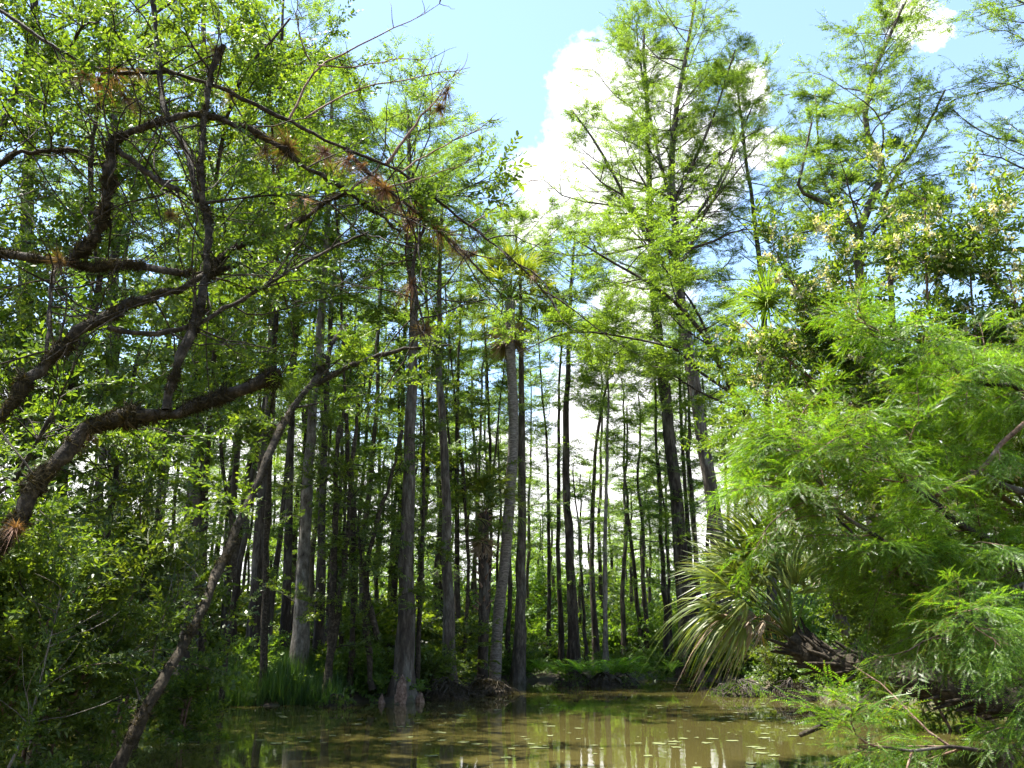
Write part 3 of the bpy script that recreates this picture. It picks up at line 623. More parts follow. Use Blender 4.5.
# seed-covered bush above it
def seedbush(name, label, base_px, Y, stems, seed, seeds=True, leaf='broad', nl=26, sc=1.2, L=1.0):
    T = Tree(seed); b = ground_pt(base_px, Y); S = []
    for pts in stems:
        P = resample(np.array([b] + [at(*a) for a in pts]), 20); T.tube(P, radii(.035, .012, 20), 6)
        for j in range(nl):
            i = T.R.integers(7, 20); d = T.R.normal(size=3) + np.array([0, 0, .5]); q = path_limb(P[i], d, L * T.R.uniform(.4, 1.1), 6, T.R, (0, 0, .2), .18)
            T.tube(q, radii(.01, .003, 6), 4); T.sprays(q, 10, .15, 1.1, sc, .7)
            for a in range(3):
                ii = T.R.integers(2, 6); s2 = path_limb(q[ii], T.R.normal(size=3) + nrm(q[ii] - q[ii - 1]), .35, 4, T.R, (0, 0, .1), .2); T.tube(s2, radii(.005, .002, 4), 3); T.sprays(s2, 4, .2, 1.1, sc, .7)
                if seeds and T.R.uniform() < .6: S.append(s2[-1]); 
            if seeds: S.append(q[-1])
    root = finish(T, name, label, 'bush', b, M['barkb'], M[leaf], TB, None, 'foliage')
    if seeds:
        S = np.array(S); S = np.concatenate([S + T.R.normal(size=S.shape) * .05 for _ in range(11)]); mo = MB(); a, nn = frames_random(len(S), .2, T.R)
        scatter(mo, t_blades(5, 14, .05, .022, 1.6, .1, 1), S, a, nn, T.R.uniform(.6, 1.4, len(S))); mo.build('seed_clusters', M['seed'], root, False, b)
    return root
seedbush('seeding_bush', 'tall bush dotted with cream seed clusters above the bright cypress foliage', 1130, 10.5, [
    [(1060, 560, 10.4), (960, 420, 10.3), (930, 320, 10.2), (925, 200, 10.2)], [(1080, 560, 10.4), (1040, 400, 10), (1010, 280, 9.9)], [(1060, 560, 10.4), (930, 440, 10.2), (870, 360, 10.2), (850, 280, 10.2)],
    [(1050, 560, 10.3), (900, 440, 10.2), (800, 370, 10.4), (745, 320, 10.6)], [(1060, 560, 10.4), (920, 440, 10.4), (830, 340, 10.4), (790, 280, 10.4)], [(1080, 560, 10.4), (1000, 420, 10.2), (975, 330, 10.2), (970, 260, 10.2)]], 76, L=.95, nl=30)
seedbush('leafy_bush', 'tall green bush behind the bright cypress foliage and below the seed clusters', 1020, 13, [
    [(960, 560, 13), (900, 450, 13), (860, 380, 13)], [(900, 560, 13), (820, 500, 13), (780, 420, 13)], [(880, 560, 14), (800, 480, 14), (765, 380, 14), (760, 330, 14)], [(900, 560, 14), (850, 440, 14), (810, 350, 14)], [(1000, 560, 13), (1010, 450, 13), (1020, 360, 13)], [(900, 600, 13), (880, 520, 13), (930, 440, 13)]], 77, False, 'broad', 30, 1.3, 1.5)
seedbush('leafy_bush', 'dark bush on the bank under the leaning palm trunk', 960, 17, [
    [(900, 640, 17), (880, 620, 17)], [(940, 640, 17), (950, 590, 17)], [(990, 640, 17), (1000, 570, 17)], [(1040, 640, 17), (1050, 560, 17)]], 78, False, 'broadd', 26, 1.5, 1.5)

# ------------------------------------------------------------------ palms
def fan_frond(R, L=1.0, blade=.9, n=34, droopk=.5, w=.035, spanang=2.4, seg=5):
    """petiole along +X then a costapalmate fan; returns petiole parts, blade parts"""
    pet = np.array([[0, 0, 0], [L * .35, 0, .08 * L], [L * .7, 0, .09 * L], [L, 0, .0]]); pt = tubes(resample(pet, 7), radii(.022, .010, 7), 4); ps = []
    for i in range(n):
        a = (i / (n - 1) - .5) * 2 * spanang * .5 * 1.15; a *= 1 + .04 * R.normal()
        c = np.array([L + .16 * blade * math.cos(a * .5), 0, -.02]) if abs(a) < .8 else np.array([L, 0, 0])
        d = np.array([math.cos(a), math.sin(a), .12 + .12 * math.cos(2 * a)]); l_ = blade * (1 - .28 * abs(a) / spanang) * R.uniform(.88, 1.08)
        s = nrm(np.cross(d, [0, 0, 1.])); V = []; dk = droopk * R.uniform(.6, 1.5)
        for j in range(seg + 1):
            u = j / seg; p = c + d * l_ * u * (1 - .25 * dk * u * u) + np.array([0, 0, -dk * l_ * u ** 2.4])
            ww = w * (.35 + 1.3 * u if u < .4 else .87 * (1 - (u - .4) / .6) + .03) * .5; tw = .35 * ww * (1 if i % 2 else -1)
            V += [p - s * ww + np.array([0, 0, tw]), p + s * ww - np.array([0, 0, tw])]
        ps.append((V, [[2 * j, 2 * j + 1, 2 * j + 3, 2 * j + 2] for j in range(seg)]))
    return pt, join(ps)
def place(mb, tpl, p, A, N, s): scatter(mb, tpl, np.array([p]), np.array([A]), np.array([N]), [s])
def palm_head(root, c, axis, R, n_green, n_dead, s, b, dirs=None, droopk=.5, greenpart='frond', thick=1.0):
    axis = nrm(axis); ref = nrm(np.cross(axis, [0.3, 1, .1])); r2 = np.cross(axis, ref); az = 0
    lst = []
    for i in range(n_green):
        az += 2.4; e = 1.35 - 1.75 * (i / max(n_green - 1, 1)); lst.append((az, e, False))
    for i in range(n_dead): lst.append((R.uniform(0, 6.28), -R.uniform(.7, 1.25), True))
    for az, e, dead in lst:
        d = (ref * math.cos(az) + r2 * math.sin(az)) * math.cos(e) + axis * math.sin(e)
        if dead: d = nrm(d * .4 + np.array([0, 0, -1.0]))
        else: d = nrm(d + np.array([0, 0, -.05]))
        nn = np.array([0, 0, 1.]) + axis * .4 if abs(d[2]) < .93 else -nrm(np.array([d[0], d[1], 0]) + 1e-3) + np.array([0, 0, .2])
        pt, bl = fan_frond(R, .9 * R.uniform(.8, 1.15), .95, 30, droopk * (1.2 if dead else 1) * R.uniform(.7, 1.4), .04 * thick)
        mb = MB(); p = c + d * .08; place(mb, pt, p, d, nn, s); place(mb, bl, p, d, nn, s)
        mb.build('dead_frond' if dead else greenpart, M['deadpalm'] if dead else M['palm'], root, False, b)
def palm(name, label, px, Y, pts, r, seed, s=1.3, ng=22, nd=6, bark='barkpalm', boots=0, group='cabbage palms'):
    R = np.random.default_rng(seed); b = ground_pt(px, Y); P = resample(np.array([b] + [at(*a) for a in pts]), 30)
    root = thing(name, label, 'palm', b, group)
    mb = MB(); rr = r * (1 + .25 * np.exp(-np.arange(30) / 3.)) * (1 + .04 * R.normal(size=30)); mb.add(*tubes(np.vstack([P, P[-1] + (P[-1] - P[-2]) * .2]), np.append(rr, 1e-3), 14)); mb.build('trunk', M[bark], root, True, b)
    if boots:
        bm = MB(); n = boots; f = np.linspace(14, 28.9, n) if boots < 60 else np.linspace(4, 28.9, n); i = f.astype(int); c = P[i] * (1 - (f - i))[:, None] + P[i + 1] * (f - i)[:, None]; T_ = nrm(P[i + 1] - P[i])
        az = np.arange(n) * 2.4; u = nrm(np.cross(T_, [.2, 1, .1])); v = np.cross(T_, u); o_ = u * np.cos(az)[:, None] + v * np.sin(az)[:, None]
        tp = tubes(np.array([[0, 0, 0], [.12, 0, .03], [.26, 0, .09]]), [.05, .035, .02], 5); scatter(bm, tp, c + o_ * r * .7, T_ + o_ * .7, o_, R.uniform(.7, 1.2, n) * r / .17); bm.build('leaf_boots', M['barkb'], root, True, b)
    palm_head(root, P[-1], nrm(P[-1] - P[-3]), R, ng, nd, s, b)
    return root
palm('cabbage_palm', 'tall cabbage palm with a skirt of dead fronds under its high crown', 494, 33.5, [(498, 620, 33), (505, 560, 32.5), (513, 450, 32.5), (513, 400, 32.5), (510, 345, 32.5), (510, 300, 32.5)], .20, 51, 1.35, 28, 9)
palm('cabbage_palm', 'short dark cabbage palm with boots on its trunk, beside the tall palm', 482, 32, [(484, 600, 32), (483, 545, 32), (484, 512, 32)], .19, 52, 1.0, 20, 4, 'barkd', 50)
palm('cabbage_palm', 'distant cabbage palm crown low in the far undergrowth', 820, 40, [(820, 600, 40), (818, 545, 40)], .2, 53, 1.2, 18, 3, 'barkd', 30)
# the leaning palm
R8 = np.random.default_rng(54); b = ground_pt(1110, 11.0)
P = resample(np.array([b, at(1060, 728, 11), at(1000, 700, 11.2), at(930, 682, 11.5), at(870, 668, 12), at(822, 660, 12.3), at(792, 640, 12.5)]), 40)
root = thing('leaning_cabbage_palm', 'cabbage palm lying out over the water, sprawling fronds partly dead, under bright cypress foliage', 'palm', b, 'cabbage palms')
mb = MB(); mb.add(*tubes(np.vstack([P, P[-1] + (P[-1] - P[-2]) * .3]), np.append(.20 * (1 + .10 * R8.normal(size=40)), 1e-3), 16)); mb.build('trunk', M['barkm'], root, True, b)
bm = MB(); nbt = 150; f = np.linspace(18, 38.9, nbt); i = f.astype(int); c = P[i] * (1 - (f - i))[:, None] + P[i + 1] * (f - i)[:, None]; T_ = nrm(P[i + 1] - P[i])
az = np.arange(nbt) * 2.4; u = nrm(np.cross(T_, [.2, 1, .1])); v = np.cross(T_, u); o_ = u * np.cos(az)[:, None] + v * np.sin(az)[:, None]
scatter(bm, tubes(np.array([[0, 0, 0], [.14, 0, .03], [.30, 0, .06]]), [.035, .026, .012], 5), c + o_ * .15, T_ + o_ * .42, o_, R8.uniform(.6, 1.2, nbt)); bm.build('leaf_boots', M['barkm'], root, True, b)
hc = P[-1]; fr = []
for e in [(708, 560, 12.3, 0), (722, 535, 12.6, 0), (740, 522, 12.4, 0), (700, 590, 12.2, 0), (688, 625, 12.0, 1), (700, 595, 11.8, 0), (760, 510, 12.6, 0), (790, 530, 12.6, 0), (725, 560, 13.4, 0), (830, 560, 12.8, 0), (735, 600, 13.6, 0), (700, 570, 13.2, 0),
          (720, 640, 12.8, 0), (770, 560, 13.5, 0), (800, 560, 12, 0), (735, 530, 12.1, 0), (702, 640, 12.0, 1), (715, 630, 12.2, 2), (745, 622, 12.2, 2), (735, 640, 12.6, 1), (760, 625, 13.3, 2)]:
    tgt = at(e[0], e[1], e[2]); d = tgt - hc; L = np.linalg.norm(d); d = nrm(d)
    pt, bl = fan_frond(R8, .85, .95, 34, [.45, .95, 1.25][e[3]] * R8.uniform(.8, 1.2), .038, 2.3)
    mb = MB(); nn = np.array([0, 0, 1.]) + R8.normal(size=3) * .25 + np.array([0, -.45, 0]); s_ = max(L / 1.5, .62)
    d2 = nrm(d + np.array([0, 0, .25])); place(mb, pt, hc, d2, nn, s_); place(mb, bl, hc, d2, nn, s_)
    mb.build(['frond', 'frond', 'dead_frond'][e[3]], M['deadpalm'] if e[3] == 2 else M['palm'], root, False, b)

# ------------------------------------------------------------------ air plants
Ra = np.random.default_rng(55)
for (px, py, Y, s_, kind, lb) in [
        (348, 160, 7.05, 1.1, 'airred', 'rusty orange air plant on the slanting pale branch, nearest its forking point'), (362, 166, 7.1, .9, 'airred', 'second rusty air plant just below the first on the slanting branch'), (398, 205, 7.2, 1.0, 'airred', 'reddish air plant on the lower twin of the slanting branch'),
        (425, 214, 7.3, 1.2, 'airred', 'largest reddish air plant, midway down the slanting branch pair'), (470, 256, 7.5, 1.0, 'air', 'brown air plant at the lower end of the slanting branch'), (534, 275, 7.8, .7, 'air', 'tan air plant near the tip of the long slanting branch'),
        (447, 92, 7.4, 1.0, 'air', 'upper air plant on the bare dead branch against the sky'), (440, 108, 7.35, .8, 'air', 'air plant just under the top one on the dead branch'), (288, 148, 6.8, 1.4, 'air', 'dark spiky air plant hanging from the arched mossy bough'), (232, 95, 6.85, .7, 'air', 'small dark air plant under the start of the pale slanting branch'),
        (217, 50, 6.6, 1.0, 'air', 'dark air plant crowning the upright mossy stem'), (113, 72, 6.7, 1.2, 'airred', 'orange-brown air plant where the top bough meets the upright stem'), (85, 75, 6.7, .9, 'air', 'brown air plant farther out along the top bough'), (125, 98, 6.5, 1.0, 'air', 'ragged air plant below the top bough'),
        (425, 330, 7.2, .9, 'air', 'brown air plant on the hanging twig before the thickest cypress'), (412, 285, 7.3, 1.0, 'airred', 'reddish air plant halfway down the hanging twig'), (283, 380, 6.3, 1.0, 'airgreen', 'pale green fern tuft on the stub of the lowest mossy bough'), (90, 430, 6.0, .8, 'air', 'brown tuft on the bend of the lowest mossy bough'),
        (15, 528, 5.7, .8, 'airred', 'orange tuft low on the lowest mossy bough by the picture edge'), (265, 150, 6.7, .8, 'air', 'dark air plant on the arched bough above the spiky one'), (170, 215, 6.4, .7, 'air', 'small air plant below the broken stub branch'), (60, 262, 6.45, .9, 'air', 'air plant tuft where a thin stem crosses the level bough'),
        (385, 190, 7.2, 1.1, 'airred', 'rusty air plant just above the reddish one on the lower twin branch'), (410, 222, 7.25, 1.1, 'airred', 'rusty air plant under the largest reddish one'), (440, 232, 7.35, 1.0, 'airred', 'rusty tuft following the largest reddish air plant down the branch'), (455, 246, 7.45, 1.0, 'air', 'dull tuft before the brown air plant at the lower end of the branch'),
        (325, 152, 7.0, 1.0, 'airred', 'first rusty tuft on the long slanting branch past the bare dead twigs'), (100, 82, 6.7, 1.1, 'airred', 'rusty tuft between the two brown ones along the top bough'), (140, 74, 6.7, 1.0, 'air', 'grey-brown tuft near the upright stem on the top bough'),
        (300, 200, 7.0, .8, 'airred', 'reddish air plant on the level bough where it climbs'), (375, 178, 7.2, 1.0, 'airred', 'orange air plant in the crook of the slanting branch pair')]:
    mb = MB(); mb.add(*join([t_blades(int(Ra.integers(1e6)), 130, .13, .005, 2.2, .4, 3, .2), t_blades(int(Ra.integers(1e6)), 26, .17, .005, 2.0, .6, 4, .0), t_blades(int(Ra.integers(1e6)), 50, .16, .004, 1.2, .9, 4, -.7)])); o = mb.build('air_plant', M[kind]); o.location = tuple(at(px, py, Y)); s_ *= 1.2; o.scale = (s_ * 1.0 * Ra.uniform(.8, 1.3), s_ * 1.0, s_ * Ra.uniform(.6, 1.1))
    o.rotation_euler = (Ra.normal() * .5, Ra.normal() * .5, Ra.uniform(0, 6)); tag(o, lb, 'air plant', 'air plants on the boughs')
mb = MB(); mb.add(*t_blades(77, 320, 1.1, .028, 1.3, .45, 5, .6)); o = mb.build('green_air_plant', M['airgreen']); o.location = tuple(at(768, 305, 12)); tag(o, 'big bright green tuft of strap leaves above the pale gap in the bush', 'air plant')
for (px, py, Y, lb) in [(400, 520, 24.2, 'tank air plant clinging to the thickest grey cypress'), (300, 590, 24.1, 'small green air plant on the pale flared cypress'), (447, 560, 27.2, 'small air plant on the grey cypress past the thickest one')]:
    mb = MB(); mb.add(*t_blades(int(Ra.integers(1e6)), 40, .4, .03, 1.2, .4, 4, .4)); o = mb.build('air_plant', M['airgreen']); o.location = tuple(at(px, py, Y)); tag(o, lb, 'air plant', 'air plants on the trunks')

# ------------------------------------------------------------------ bank vegetation
bs = []
for k in range(5):
    T = Tree(200 + k); H = 1.7
    for j in range(16):
        az = T.R.uniform(0, 6.28); d = np.array([math.cos(az) * .8, math.sin(az) * .8, T.R.uniform(.5, 1.6)]); q = path_limb((T.R.normal() * .15, T.R.normal() * .15, -.1), d, H * T.R.uniform(.6, 1.15), 7, T.R, (0, 0, .1), .2)
        T.tube(q, radii(.022, .006, 7), 4)
        for a in range(9):
            i = T.R.integers(1, 7); s2 = path_limb(q[i], T.R.normal(size=3) + np.array([0, 0, .2]), T.R.uniform(.3, .8), 4, T.R, (0, 0, 0), .25); T.tube(s2, radii(.008, .003, 4), 3); T.sprays(s2, 5, .1, 1.2, 1.1, .7)
    bs.append((T.w.mesh('stems', M['barkd'], True), T.leaves(TBF).mesh('foliage', M['bush'] if k % 2 else M['broadd'])))
Rb = np.random.default_rng(6); cnt = {}
shr = []
for px in np.concatenate([np.linspace(-25, 215, 12), np.linspace(225, 440, 10), np.linspace(450, 560, 6), np.linspace(620, 760, 7), np.linspace(790, 1040, 8)]):
    e = float(np.interp(px, SHX, SHD)); shr.append((px + Rb.normal() * 4, e + Rb.uniform(1.0, 3.5), Rb.uniform(.5, .85) if px > 225 else Rb.uniform(.4, .8)))
for px in np.linspace(-20, 1040, 46): e = float(np.interp(px, SHX, SHD)); shr.append((px + Rb.normal() * 8, e + Rb.uniform(6, 16), Rb.uniform(1.0, 2.1)))
for px in np.linspace(-10, 800, 34): shr.append((px + Rb.normal() * 8, Rb.uniform(52, 75), Rb.uniform(1.8, 2.9)))
shr.sort()
for px, Y, s_ in shr:
    if 200 < px < 258 and Y > 27: s_ *= .5
    if 245 < px < 292 and Y > 30 and Y < 50: s_ *= .6
    row = 'low bank' if Y - float(np.interp(px, SHX, SHD)) < 5 else ('tall shaded' if Y < 51 else 'distant hazy')
    i = max(j for j in range(len(anch) - 1) if anch[j][0] <= max(px, 0)); cnt[(i, row)] = cnt.get((i, row), 0) + 1
    r_ = thing('bush', f"{ORD[cnt[(i,row)]-1]} {row} bush counting from the {anch[i][1]} towards the {anch[i+1][1]}", 'bush', ground_pt(px, Y, 0), 'bushes behind the waterline')
    r_.rotation_euler.z = Rb.uniform(0, 6.28); r_.scale = (s_ * 1.1, s_ * 1.1, s_); k = int(Rb.integers(0, 5))
    for nm, me in (('stems', bs[k][0]), ('foliage', bs[k][1])):
        o = bpy.data.objects.new(nm, me); COL.objects.link(o); o.parent = r_
# tangle of leaves over the banks
und = Tree(300); n = 9000
px = und.R.uniform(-150, 1180, n); Y = np.interp(px, SHX, SHD) + und.R.exponential(7, n) + .3
x = (px - 512) / F * (Y * math.cos(PITCH) - EYE * math.sin(PITCH)); z = ground_z(x, Y) + und.R.uniform(0, .55, n) ** 1.3
a, nn = frames_random(n, .6, und.R); mb = MB()
scatter(mb, TBF[0], np.stack([x, Y, z], -1)[::2], a[::2], nn[::2], und.R.uniform(.7, 1.4, len(x[::2]))); scatter(mb, TBF[1], np.stack([x, Y, z], -1)[1::2], a[1::2], nn[1::2], und.R.uniform(.7, 1.4, len(x[1::2])))
tag(mb.build('undergrowth', M['bush']), 'low leafy ground cover along the swamp banks', 'undergrowth', kind='stuff')
# far woods
mb = MB(); n = 42000; u = und.R.uniform(-1.1, 1.1, n); Y = und.R.uniform(85, 130, n); x = u * Y * .75
top = 12.5 + 3 * np.sin(x * .21) + 2.5 * np.sin(x * .53 + 1) - 12 * np.exp(-((x / Y + .33) / .05) ** 2) - 6 * np.exp(-((x / Y - .10) / .07) ** 2); z = und.R.uniform(0, 1, n) * np.clip(top, 2.5, 18)
a, nn = frames_random(n, .6, und.R); scatter(mb, TBF[0], np.stack([x, Y, z + .3], -1), a, nn, und.R.uniform(2, 4.2, n))
tag(mb.build('far_woods', M['cypfar']), 'mass of distant green woods beyond the trunks', 'woods', kind='stuff')
# sword grass
n = 2600; pg = und.R.uniform(205, 345, n); Y = np.interp(pg, SHX, SHD) + und.R.uniform(-.3, 2.2, n); x = (pg - 512) / F * (Y * math.cos(PITCH)); z = np.maximum(ground_z(x, Y), -.1)
mb = MB()
for k in range(3): scatter(mb, t_blades(60 + k, 7, .95, .022, .45, .22, 4, 1.25), np.stack([x, Y, z], -1)[k::3], np.stack([np.cos(x * 99), np.sin(x * 99), 0 * x], -1)[k::3], np.tile([0, 0, 1.], (len(x[k::3]), 1)), und.R.uniform(.6, 1.2, len(x[k::3])))
tag(mb.build('sword_grass', M['grass']), 'dark upright sword grass on the bank before the pale flared cypress', 'grass', kind='stuff')
# ferns
def t_fern(rs):
    R = np.random.default_rng(rs); ps = []
    for i in range(15):
        a = i * 2.4; e = R.uniform(.5, 1.25); d = np.array([math.cos(a) * math.cos(e), math.sin(a) * math.cos(e), math.sin(e)]); l_ = R.uniform(.6, 1.0); s = nrm(np.cross(d, [0, 0, 1.])); k = 18
        for j in range(2, k):
            u = j / k; p = d * l_ * u + np.array([0, 0, -.45 * l_ * u ** 2]) + nrm(d * [1, 1, 0]) * .2 * l_ * u * u
            q = .17 * math.sin(PI * min(u * 1.1, 1)) ** .7
            for sg in (1, -1): ps.append(rhomb(p, s * sg + d * .35 + np.array([0, 0, -.1]), q, .035, [0, 0, 1.]))
        ps.append(([[0, 0, 0], s * .01, d * l_ * .9 + np.array([0, 0, -.36 * l_]), -s * .01], [[0, 1, 2, 3]]))
    return join(ps)
fm = []
for k in range(3): mb = MB(); mb.add(*t_fern(70 + k)); fm.append(mb.mesh('fern', M['fern']))
fl = [(556, 34.6, .8, 'fern beside the mound, nearest the smooth grey cypress'), (566, 35, 1.0, 'fern on the mound in front of the straight dark cypress'), (580, 34.3, 1.1, 'broad fern at the mound edge next to the straight dark cypress'), (592, 34.1, .9, 'fern at the middle of the mound by the water'),
      (612, 34.2, 1.1, 'fern leaning over the water beside the thin pale cypress'), (622, 34.5, 1.3, 'largest bright fern at the far end of the mound'), (630, 35.6, .9, 'fern behind the largest bright fern'), (640, 34.6, .8, 'small fern past the mound towards the sprawling palm'),
      (540, 35.9, .9, 'fern at the foot of the smooth grey cypress'), (600, 36, 1.0, 'fern behind the thin pale cypress'), (670, 34.8, .8, 'fern at the foot of the brown-barked cypress'), (440, 28, .8, 'fern in front of the grey cypress past the thickest one'), (530, 36, .7, 'small fern between the smooth cypress and the mound')]
for i, (px, Y, s_, lb) in enumerate(fl):
    if 550 < px < 645: Y -= 1.9
    o = bpy.data.objects.new('fern', fm[i % 3]); COL.objects.link(o); b = ground_pt(px, Y, .05); b[2] = max(b[2], .12) + .3; o.location = tuple(b); s_ *= 1.35; o.scale = (s_,) * 3; o.rotation_euler.z = i * 1.1; tag(o, lb, 'fern', 'ferns at the water')
# root mounds and knees
def lump(name, px, Y, r, h, mat, label, cat, seed, grp=None):
    R = np.random.default_rng(seed); mb = MB(); k, n = 9, 18; ph = np.linspace(0, PI / 2, k); th = np.arange(n) * 2 * PI / n
    rr = 1 + .16 * R.normal(size=(k, n)) * np.linspace(1, .3, k)[:, None] + .15 * np.cos(th * 5 + seed)[None]
    V = np.stack([r * np.cos(ph)[:, None] * rr * np.cos(th), r * np.cos(ph)[:, None] * rr * np.sin(th), h * np.sin(ph)[:, None] * (1 + .1 * R.normal(size=(k, n))) - .12], -1)
    idx = np.arange(k * n).reshape(k, n); mb.add(V, np.stack([idx[:-1], np.roll(idx[:-1], -1, 1), np.roll(idx[1:], -1, 1), idx[1:]], -1))
    b = ground_pt(px, Y, 0)
    if name != 'root_mound':
        o = mb.build(name, M[mat], None, True); o.location = (b[0], b[1], 0); tag(o, label, cat, grp); return o
    o = thing(name, label, cat, (b[0], b[1], 0), grp); mb.v = [v * np.array([.8, .8, .6], np.float32) for v in mb.v]; mb.build('soil', M['barkm'], o, True)
    T = Tree(seed + 900)
    for j in range(int(150 * r)):
        az = R.uniform(0, 6.28); f_ = R.uniform(.1, .8); p0 = (r * f_ * math.cos(az), r * f_ * math.sin(az), h * (1 - .7 * f_) * R.uniform(.5, 1.1)); az += R.normal() * .8
        T.tube(path_limb(p0, (math.cos(az), math.sin(az), R.uniform(-.3, .6)), r * R.uniform(.35, .8), 7, R, (0, 0, -3.0), .3), radii(R.uniform(.008, .03), .005, 7), 6)
    T.w.build('roots', M[mat], o, True)
    k = int(420 * r); a = R.uniform(0, 6.28, k); f_ = R.uniform(0, 1, k) ** .6; pos = np.stack([r * f_ * np.cos(a), r * f_ * np.sin(a), h * (1 - f_ ** 2) * .7], -1); m2 = MB()
    scatter(m2, t_blades(seed, 8, .16, .012, 1.2, .5, 3, .6), pos, *[x_ for x_ in (np.stack([np.cos(a), np.sin(a), 0 * a], -1), np.tile([0, 0, 1.], (k, 1)))], R.uniform(.4, 1.5, k)); m2.build('tufts', M['bush'] if seed % 2 else M['moss'], o, False)
    return o
lump('root_mound', 572, 32.4, .8, .55, 'barkd', 'reddish root mound carrying ferns before the straight dark cypress', 'root mound', 1, 'root mounds'); lump('root_mound', 602, 32.1, .75, .5, 'barkd', 'root mound at the foot of the thin pale cypress', 'root mound', 2, 'root mounds')
lump('root_mound', 622, 32.4, .6, .45, 'barkd', 'small root mound under the largest bright fern', 'root mound', 3, 'root mounds'); lump('root_mound', 487, 27.8, .9, .55, 'barkm', 'dark tussock in the water in front of the short palm', 'root mound', 4, 'root mounds')
lump('root_mound', 735, 27, .9, .5, 'barkd', 'tangled root mass under the sprawling palm fronds', 'root mound', 5, 'root mounds'); lump('root_mound', 790, 25.2, .7, .6, 'barkd', 'grey root mass beyond the leaning palm head', 'root mound', 6, 'root mounds')
lump('root_mound', 340, 23.0, .5, .3, 'barkm', 'dark root hump beside the many-stemmed thicket', 'root mound', 9, 'root mounds'); lump('root_mound', 447, 25.6, .8, .6, 'barkm', 'dark root hump in the water past the thickest cypress', 'root mound', 10, 'root mounds')
lump('cypress_knee', 403, 23.7, .16, .75, 'barkb', 'bright reddish cypress knee at the foot of the thickest grey cypress', 'cypress knee', 7, 'cypress knees')
lump('cypress_knee', 422, 24.1, .11, .35, 'barkb', 'small brown cypress knee beside the reddish one', 'cypress knee', 8, 'cypress knees'); lump('cypress_knee', 384, 23.8, .1, .3, 'barkb', 'low cypress knee between the thicket and the thickest cypress', 'cypress knee', 11, 'cypress knees')
lump('cypress_knee', 700, 33.8, .2, .6, 'barkb', 'brown cypress knee near the brown-barked cypress', 'cypress knee', 12, 'cypress knees')
# fallen log and dead limb by the leaning palm
T = Tree(310); q = resample(np.array([at(1080, 700, 15), at(1000, 700, 15.2), at(930, 694, 15.4)]), 10); T.tube(q, radii(.14, .09, 10), 9); tag(T.w.build('fallen_log', M['barkb'], None, True, q[0]), 'brown fallen log at the waterline behind the leaning palm trunk', 'log')
T = Tree(311); q = resample(np.array([at(900, 665, 12), at(860, 705, 11.6), at(830, 722, 11.3), at(800, 735, 11.2)]), 12); T.tube(q, radii(.05, .03, 12), 7)
for i in (4, 6, 8): T.tube(path_limb(q[i], (-.5, -.3, -.5 + .3 * i / 4), .5, 5, T.R), radii(.02, .008, 5), 5)
tag(T.w.build('dead_limb', M['barkm'], None, True, q[0]), 'dark dead limb dipping into the water below the leaning palm', 'branch')
# pale saplings, lower corner
for k, (pts, lb) in enumerate([([(5, 775, 8.5), (30, 720, 8.6), (50, 640, 8.7), (62, 590, 8.8)], 'pale bare sapling rising from the bottom corner of the shaded bank'), ([(152, 668, 11), (156, 640, 11), (170, 605, 11.2), (200, 580, 11.4)], 'thin pale sapling growing up beside the leaning tree foot'), ([(40, 668, 9.5), (24, 630, 9.5), (8, 590, 9.5)], 'pinkish sapling stem bending out at the picture edge'), ([(140, 700, 10.5), (128, 670, 10.5), (100, 640, 10.6)], 'short bare sapling between the corner sapling and the leaning tree')]):
    T = Tree(320 + k); P = resample(np.array([at(*a) for a in pts]), 16); T.tube(P, radii(.014, .006, 16), 6); b = P[0]
    for j in range(16): i = T.R.integers(4, 16); T.tube(path_limb(P[i], (T.R.normal(), T.R.normal() * .5, T.R.uniform(.2, 1.2)), T.R.uniform(.3, .9), 6, T.R, (0, 0, .2), .15), radii(.005, .002, 6), 4); T.sprays(P, 3)
    finish(T, 'sapling', lb, 'sapling', b, M['barkp'], M['broad'], TB, 'pale saplings', 'foliage')
seedbush('waterside_bush', 'small glossy-leaved bush over the near water beside the leaning tree foot', 186, 15.5, [[(185, 700, 15.4), (195, 690, 15.3)], [(190, 700, 15.4), (208, 690, 15.3)]], 79, False, 'broad', 9, 1.3, .35)
# shaded thicket in the lower corner
for k, (px, Y, pts, lb) in enumerate([(-30, 9.5, [[(0, 640, 9.5), (10, 560, 9.5)], [(20, 680, 9.4), (60, 600, 9.4)], [(-30, 640, 9.4), (-20, 540, 9.4)]], 'shaded glossy bush in the bottom corner'), (40, 11, [[(60, 640, 11), (80, 570, 11)], [(90, 660, 11), (120, 620, 11)], [(40, 640, 11), (30, 540, 11)]], 'shaded bush between the corner bush and the leaning tree'),
        (120, 16, [[(110, 600, 16), (100, 520, 16)], [(150, 620, 16), (170, 560, 16)], [(140, 600, 16), (140, 500, 16)]], 'taller shaded bush behind the foot of the leaning tree')]):
    seedbush('shaded_bush', lb, px, Y, pts, 330 + k, False, 'broadd', 15, 1.3, 1.0)

